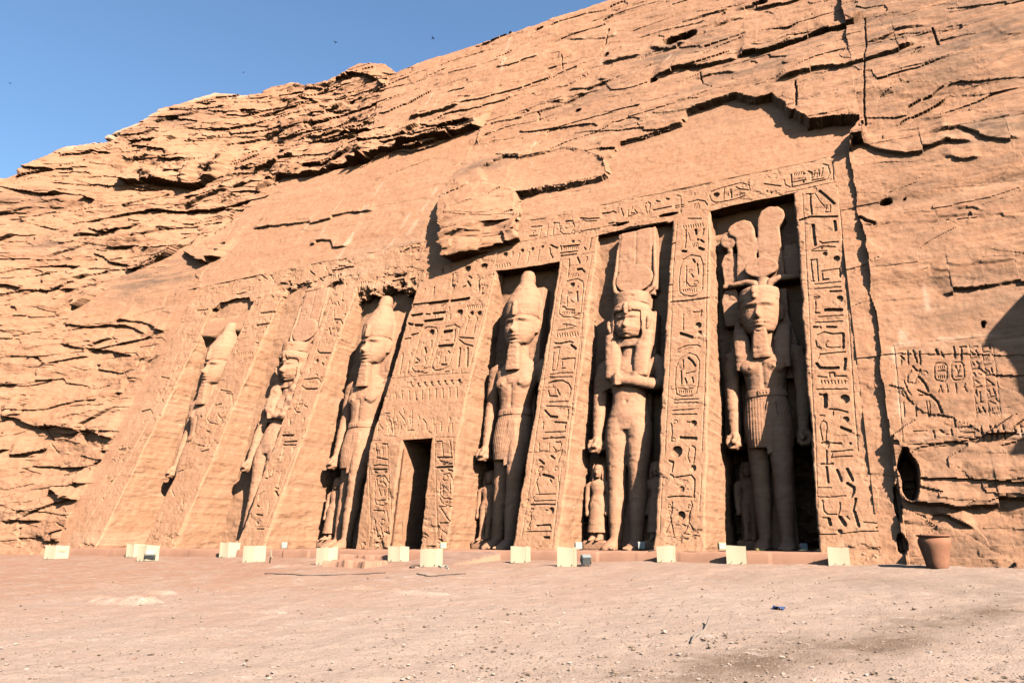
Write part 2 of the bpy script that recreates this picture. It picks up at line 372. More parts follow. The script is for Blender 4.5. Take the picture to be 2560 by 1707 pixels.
def rock_front(x, z):
    """outward relief of the natural and dressed rock at x, z; also stain and pale masks"""
    jx = x + jag(x, z, 3); jz = z + jag(x, z, 6)
    jx2 = x + 0.5 * fbm(x * .5, z * .5, 3, 4); jz2 = z + 0.3 * fbm(x * .5, z * .5, 3, 8)
    def soft(P):                                            # mask with edges about a hand wide
        m = (x > P[:, 0].min() - .4) & (x < P[:, 0].max() + .4) & (z > P[:, 1].min() - .4) & (z < P[:, 1].max() + .4); r = np.zeros(x.shape)
        a, b = jx[m], jz[m]; r[m] = sum(inpoly(a + dx, b + dz, P) * 1.0 for dx, dz in ((0, -.06), (0, -.02), (0, .02), (0, .06), (-.03, -.04), (.03, .04))) / 6; return r
    proud = soft(PPROUD); A = soft(PA); B = soft(PB)
    rough = np.where(inpoly(jx2, jz2, PROUGH), 0.82, 0.27)
    rough = np.where(inpoly(jx2, jz2, PSMOOTH), 0.07, rough)
    rough = np.where((x > 1.0) & (z < 13.3), 0.13, rough)
    rough = rough * np.where((x < -28) & (z < 13), .62, 1)
    rough = np.where((x > 1.9) & (z < 2.9 + .25 * np.sin(x * 3)), 0.45, rough)
    rough = np.where(inpoly(jx2, jz2, PSMOOTH2), 0.10, rough); rough = np.where(A + B > .5, 0.05, rough)
    off = (0.34 + .28 * sst(-4, 1.5, x)) * proud * (1 - sst(17, 24, z)) + .62 * proud * np.exp(-((x + 13.6) / 2.6) ** 2) * (1 - sst(15.5, 19, z))
    off = np.where(x > 2.27 + .04 * fbm(z * 1.2, z * 0, 3, 4), .62 * sst(12.0, 17.0, z) * (1 - sst(19, 26, z)), off)
    off = np.where(z < ZT + .03, 0.0, off)
    off = off * (1 - .28 * B) * (1 - A)
    # right-hand rock stands a little proud of the carved front; beyond the frame it juts out
    stepx = 1.80 + 0.05 * fbm(z * 1.3, z * 0 + 1, 3, 5) + 0.10 * sst(10.4, 9.4, z) - 0.05 * sst(5, 3.5, z)
    right = (x > stepx) & (z < 13.25 + .15 * vn(x * 2, z * 0, 3))
    thick = 0.14 + 0.12 * np.exp(-((z - 8.5) / 1.2) ** 2) - 0.10 * np.exp(-((z - 10.15) / .25) ** 2) - 0.12 * np.exp(-((z - 7.0) / .35) ** 2) + 0.05 * sst(5, 3, z)
    off = off + np.where(right, np.maximum(thick, 0.02), 0)
    off = off + np.where(x > 5, 5.0 * sst(8.4, 9.4, x + 0.5 * fbm(z * .9, z * 0, 3, 9) - 0.25 * np.sin(z * 0.9)) * (1 - sst(8.6, 11.0, z + fbm(x * .5, z * .5, 2, 3))) * sst(4.8, 6.3, z), 0)
    # natural bedding: layers broken into blocks at two sizes
    for (th, bl, amp, s) in ((1.5, 4.6, 0.30, 1), (0.17, .8, 0.012, 9)):
        zz = z / th + 0.55 * fbm(x * .16 / th ** .4, z * .25, 3, s)
        i = np.floor(zz); fr = zz - i
        fx = (x + 0.5 * bl * fbm(x * .8 / bl, z * 1.1 / th, 2, s + 2)) / (bl * (1.0 + 0.5 * hsh(i, i * 3, s))) + 7.3 * hsh(i, i, s + 1); j = np.floor(fx); fx = fx - j
        h = hsh(i, j, s + 3)
        off = off + rough * amp * (np.maximum(h, -.35) * .8 + (fx - .5) * 1.1 * hsh(j, i, s + 6) + (fr - .5) * .8 * hsh(j + 9, i, s + 7))
    for (cx, cz, amp, tl, cr_, s) in ((3.0, 1.15, .26, .30, .045, 2), (1.15, .40, .085, .26, .025, 6), (.42, .16, .022, .25, .0, 11)):   # fractured, tilted blocks
        wx = x + .35 * cx * fbm(x * .5 / cx, z * .7 / cz, 2, s); wz = z + .22 * cz * fbm(x * .35 / cx, z * .5 / cz, 2, s + 3)
        gx, gzz = wx / cx, wz / cz; ix, iz = np.floor(gx), np.floor(gzz); d1 = np.full(x.shape, 9.); d2 = d1.copy(); val = np.zeros(x.shape)
        for ox in (-1, 0, 1):
            for oz in (-1, 0, 1):
                a, b = ix + ox, iz + oz; px = a + .5 + .45 * hsh(a, b, s); pz = b + .5 + .42 * hsh(a, b, s + 1)
                dx, dz = gx - px, gzz - pz; d = np.abs(dx) + 1.15 * np.abs(dz) + .35 * np.maximum(np.abs(dx), np.abs(dz))
                v = amp * hsh(a, b, s + 2) + tl * amp * 2.2 * (hsh(a, b, s + 4) * dx + hsh(b, a, s + 5) * dz)
                n = d < d1; d2 = np.where(n, d1, np.minimum(d2, d)); val = np.where(n, v, val); d1 = np.where(n, d, d1)
        off = off + np.minimum(rough, 1) * val - np.clip(rough - .18, 0, 1) * cr_ * (1 - sst(.0, .07, d2 - d1)) * sst(-.2, .3, vn(x * .6, z * .6, s + 7))
    off = off + rough * (0.50 * fbm(x * .22, z * .5, 4, 2, .42) + 0.045 * fbm(x * 1.6, z * 2.6, 4, 7)) + (0.015 + 0.03 * rough) * fbm(x * 2.1, z * 3.3, 5, 11, .55) + 0.008 * fbm(x * 7, z * 11, 3, 1)
    for d, L, pts in LEDGE:
        d = d * (.46 if pts[0][0] > 1100 else .66)
        p = hit(pts); p = p[np.argsort(p[:, 0])]; a, b = p[0, 0], p[-1, 0]
        m = (x > a - .1) & (x < b + .1) & (z > p[:, 1].min() - .6) & (z < p[:, 1].max() + 3.5 * L + .5)
        if not m.any(): continue
        xm, zm = x[m], z[m]
        zl = np.interp(xm, p[:, 0], p[:, 1]) + 0.035 * fbm(xm * 2.1, xm * 0 + d, 4, 3) + 0.09 * hsh(np.floor(xm * 1.1 + .4 * vn(xm, xm * 0, 3)), np.floor(xm * 0), 2)
        e = sst(a - .05, a + .18 * (b - a) * min(1, 2 / (b - a)) + .05, xm) * sst(b + .05, b - .18 * (b - a) * min(1, 2 / (b - a)) - .05, xm)
        dz = zm - zl
        off[m] += sst(-.05, .05, dz) * d * e * (0.85 + .3 * fbm(xm * 1.2, zm * 1.2, 3, 4)) * np.exp(-(np.maximum(dz, 0) / L) ** 1.4) - sst(.03, -.06, dz) * 0.18 * d * e * np.exp(np.minimum(dz, 0) / .35)
    for wd, dp, pts in CRACK:
        p = hit(pts); m = (x > p[:, 0].min() - .4) & (x < p[:, 0].max() + .4) & (z > p[:, 1].min() - .3) & (z < p[:, 1].max() + .3)
        if m.any():
            dd = segd(x[m] + .03 * fbm(z[m] * 2, x[m] * 2, 4, 5), z[m], p); off[m] -= dp * .7 * (1 - sst(wd * .6, wd * 1.4, dd))
    for px, py, rx, rz, dp in HOLES:
        c = hit([(px, py)])[0]; r = np.sqrt(((x + .04 * fbm(x * 3, z * 3, 3, 2) - c[0]) / rx) ** 2 + ((z + .06 * fbm(x * 3, z * 3, 3, 6) - c[1]) / rz) ** 2); off -= dp * (1 - sst(.82, 1.12, r))
    off = np.where((z < ZT) & (x < -20), off * sst(-28.5, -29.6, x) - .03 * sst(-29.4, -28.6, x), off)
    stain = np.zeros_like(x); pale = np.zeros_like(x)
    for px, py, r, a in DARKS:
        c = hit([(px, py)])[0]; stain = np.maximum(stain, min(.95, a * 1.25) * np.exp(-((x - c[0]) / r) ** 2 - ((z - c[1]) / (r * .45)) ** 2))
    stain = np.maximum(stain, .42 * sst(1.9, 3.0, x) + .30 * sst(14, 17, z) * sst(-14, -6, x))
    for pts in PALES:
        p = hit(pts); m = (x > p[:, 0].min() - .5) & (x < p[:, 0].max() + .5) & (z > p[:, 1].min() - .5) & (z < p[:, 1].max() + .5)
        if m.any(): pale[m] = np.maximum(pale[m], .5 * np.exp(-(segd(x[m] + .05 * vn(z[m] * 3, x[m] * 3, 2), z[m], p) / .085) ** 2) * sst(-.4, .5, vn(x[m] * 2, z[m] * 2, 4)))
    return off, stain, pale
XL_, XR_ = -28.6, 1.34                                 # the carved front lies between these
def build_cliff():
    xs = np.r_[np.arange(-72, -50, .30), np.arange(-50, -34, .075), np.arange(-34, -27, .05), np.arange(-27, -12, .045), np.arange(-12, 1.2, .036), np.arange(1.2, 6.3, .022), np.arange(6.3, 9.5, .06), np.arange(9.5, 42, .5)]
    zs = np.r_[np.arange(-1.0, -.3, .1), np.arange(-.3, 13.4, .030), np.arange(13.4, 22, .042), np.arange(22, 34.6, .058)]
    X, Zg = np.meshgrid(xs, zs)
    sky = zsky(xs)[None, :]
    over = np.maximum(Zg - sky, 0); Zc = np.minimum(Zg, sky)
    off, stain, pale = rock_front(X, Zc)
    shrink = sst(0, .8, over)
    Y = y_base(X, Zc) - off
    c0, c1, r1 = np.searchsorted(xs, 1.86), np.searchsorted(xs, 6.0), np.searchsorted(zs, 7.0)
    Y[8:r1, c0:c1] += carve(X[8:r1, c0:c1], Zc[8:r1, c0:c1])
    Y = Y + over * 2.2
    Zf = Zc + 0.02 * over + .05 * over * fbm(X * .8, over * 1.0, 3, 3)
    # whiter sun-bleached cap along the left skyline
    pale = np.maximum(pale, .6 * sst(1.0, .2, sky - Zc) * sst(-33, -38, X) * sst(-.2, .3, fbm(X * .7, Zc * .7, 2, 5)))
    V = np.stack([X, Y, Zf], -1)
    keep = np.ones((len(zs) - 1, len(xs) - 1), bool)
    xm = (xs[:-1] + xs[1:]) / 2; zm = (zs[:-1] + zs[1:]) / 2
    keep[np.ix_((zm > -.4) & (zm < ZT - .04), (xm > XL_ + .25) & (xm < XR_ - .03))] = False
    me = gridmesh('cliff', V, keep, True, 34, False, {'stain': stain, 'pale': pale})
    o = link('cliff', me, ROCK); tag(o, None, None, None, 'structure'); return o

def build_block():                                     # the broken block left hanging over the doorway side
    b = MB(); b.prism([tuple(p) for p in PBLK][::-1] if np.cross(PBLK[1] - PBLK[0], PBLK[2] - PBLK[1]) < 0 else [tuple(p) for p in PBLK], -.80, .8)
    me = b.fused('rock_block', .055, 0); v = getco(me); x, y, z = v.T.copy()
    lay = hsh(np.floor(z * 2.1 + .25 * fbm(x * .8, z * .8, 2, 3)), np.floor(x * .9 + y * .5), 4)
    v[:, 1] += y_base(x, z) - .13 * lay - .10 * fbm(x * .7, z * 1.9, 4, 3, .5) + .42 * sst(12.6, 14.6, z) + .40 * sst(-12.6, -11.1, x); v[:, 0] += .10 * hsh(np.floor(z * 2.4), np.floor(y * 1.5), 2) + .14 * fbm(y * 1.4, z * 1.8, 4, 6); v[:, 2] += .04 * fbm(x * 1.8, y * 2.2, 3, 8) + .06 * hsh(np.floor(x * 1.8), np.floor(y * 2), 6)
    setco(me, v); me.polygons.foreach_set('use_smooth', np.ones(len(me.polygons), bool)); me.set_sharp_from_angle(angle=math.radians(32))
    tag(link('rock_outcrop', me, ROCK), None, None, None, 'structure')

# ------------------------------------------------------------------ ground
def gz(x, y):
    x = np.asarray(x, float); y = np.asarray(y, float)
    return -0.265 + 0.055 * np.clip(y + .3, -22, 0) + 0.022 * fbm(x * .5, y * .5, 3, 2) - 0.02 * sst(-14, -24, x)
def gnd(pts):                                          # pixels of the 2352 wide view -> ground
    d = rays(np.asarray(pts, float) * K); out = []
    for v in d:
        t = 2.0
        for _ in range(4000):
            X = CAM + v * t
            if X[2] <= gz(X[0], X[1]): break
            t += .01
        out.append(X)
    return np.array(out)
def build_ground():
    m, n, l, b = newmat('sandy_ground')
    g = n.new('ShaderNodeNewGeometry'); P = g.outputs['Position']
    sp = n.new('ShaderNodeSeparateXYZ'); l.new(P, sp.inputs[0])
    big = noise(n, l, P, .35, 4, .6)
    red = mth(n, l, 'ADD', mth(n, l, 'MULTIPLY', sp.outputs['X'], -.055), mth(n, l, 'ADD', mth(n, l, 'MULTIPLY', sp.outputs['Y'], .055), mth(n, l, 'MULTIPLY', big, 0.9)))
    col = ramp(n, l, red, [(-0.0, (.50, .365, .27)), (.55, (.49, .315, .215)), (.95, (.46, .245, .148))])
    mid = noise(n, l, P, 1.6, 6, .68)
    col = mix(n, l, ramp(n, l, mid, [(.45, (0, 0, 0)), (.70, (.6, .6, .6))]), col, (.55, .42, .32))
    dk = noise(n, l, P, .8, 5, .7)
    da = n.new('ShaderNodeAttribute'); da.attribute_name = 'damp'
    damp = mth(n, l, 'MULTIPLY', ramp(n, l, dk, [(.36, (.25, .25, .25)), (.58, (1, 1, 1))]), da.outputs['Fac'])
    col = mix(n, l, damp, col, (.215, .145, .095))
    fl = noise(n, l, P, 1.0, 6, .72, (3.2, 6.5, 3.0)); fw = noise(n, l, P, .5, 3, .5)
    col = mix(n, l, mth(n, l, 'MULTIPLY', ramp(n, l, fl, [(.56, (0, 0, 0)), (.66, (.9, .9, .9))]), ramp(n, l, fw, [(.45, (0, 0, 0)), (.6, (1, 1, 1))])), col, (.66, .53, .42))
    gf = noise(n, l, P, 1.0, 5, .7, (5.0, 9.0, 3.0)); col = mix(n, l, ramp(n, l, gf, [(.62, (0, 0, 0)), (.74, (.5, .5, .5))]), col, (.30, .205, .15))
    v = n.new('ShaderNodeTexVoronoi'); v.inputs['Scale'].default_value = 26; l.new(P, v.inputs['Vector'])
    peb = mth(n, l, 'LESS_THAN', v.outputs['Distance'], .33)
    sv = n.new('ShaderNodeSeparateColor'); l.new(v.outputs['Color'], sv.inputs[0])
    pc = ramp(n, l, sv.outputs[0], [(.0, (.30, .21, .15)), (.4, (.42, .30, .22)), (.8, (.52, .41, .33))])
    col = mix(n, l, mth(n, l, 'MULTIPLY', peb, mth(n, l, 'GREATER_THAN', sv.outputs[1], .55)), col, pc)
    fn = noise(n, l, P, 60, 4, .7)
    col = mix(n, l, ramp(n, l, fn, [(.45, (0, 0, 0)), (.75, (.55, .55, .55))]), col, (.33, .22, .15))
    l.new(mix(n, l, 1.0, col, (ALB * .97, ALB * .94, ALB * .94), 'MULTIPLY'), b.inputs['Base Color']); b.inputs['Roughness'].default_value = .97
    nn = bump(n, l, b, noise(n, l, P, 5, 6, .7), .5, .05)
    inv = mth(n, l, 'MULTIPLY', mth(n, l, 'SUBTRACT', .4, v.outputs['Distance']), peb)
    nn = bump(n, l, b, inv, .8, .04, nn); nn = bump(n, l, b, noise(n, l, P, 70, 4, .7), .6, .012, nn)
    l.new(nn, b.inputs['Normal'])
    xs = np.r_[np.arange(-90, -40, 2.), np.arange(-40, -12, .14), np.arange(-12, 8, .06), np.arange(8, 90, 2.)]
    ys = np.r_[np.arange(-120, -24, 3.), np.arange(-24, -17, .3), np.arange(-17, 1.2, .06), np.arange(1.2, 20, 1.5)]
    X, Y = np.meshgrid(xs, ys)
    Z = gz(X, Y) + .012 * fbm(X * 2.2, Y * 2.2, 4, 5) + .006 * fbm(X * 9, Y * 9, 3, 8)
    for (px, py, rx, ry, h) in ((290, 1382, .9, .35, .10), (945, 1362, .7, .2, .06), (620, 1300, 1.2, .3, .05), (600, 1405, .5, .18, .05), (370, 1362, .6, .2, .06), (820, 1350, .5, .2, .05)):
        c = gnd([(px, py)])[0]; r = np.sqrt(((X - c[0] + .2 * vn(X * 2, Y * 2, 4)) / rx) ** 2 + ((Y - c[1]) / ry) ** 2); Z += h * (1 - sst(.75, 1.1, r)) * (1 + .4 * vn(X * 5, Y * 5, 3))
    damp = np.zeros(X.shape)
    for pts, r, a in (([(2420, 1372), (2300, 1392), (2180, 1425), (2060, 1462), (1900, 1490), (1760, 1508), (1640, 1532), (1560, 1552)], .6, 1.0), ([(1960, 1332), (2100, 1345), (2230, 1360)], .8, .45), ([(1700, 1330), (1800, 1322)], .8, .3), ([(1950, 1500), (1800, 1530), (1650, 1545)], .35, .5), ([(2280, 1330), (2352, 1350)], .6, .4)):
        q = gnd(pts)[:, :2]; mk = (X > q[:, 0].min() - 3) & (X < q[:, 0].max() + 3) & (Y > q[:, 1].min() - 3) & (Y < q[:, 1].max() + 3)
        damp[mk] = np.maximum(damp[mk], a * np.exp(-(segd(X[mk] + .35 * fbm(X[mk] * .9, Y[mk] * .9, 3, 2), Y[mk] + .35 * fbm(X[mk] * .9, Y[mk] * .9, 3, 6), q) / r) ** 2))
    me = gridmesh('ground', np.stack([X, Y, Z], -1), None, True, None, False, {'damp': damp})
    o = link('ground', me, m); tag(o, None, None, None, 'structure')
build_ground()

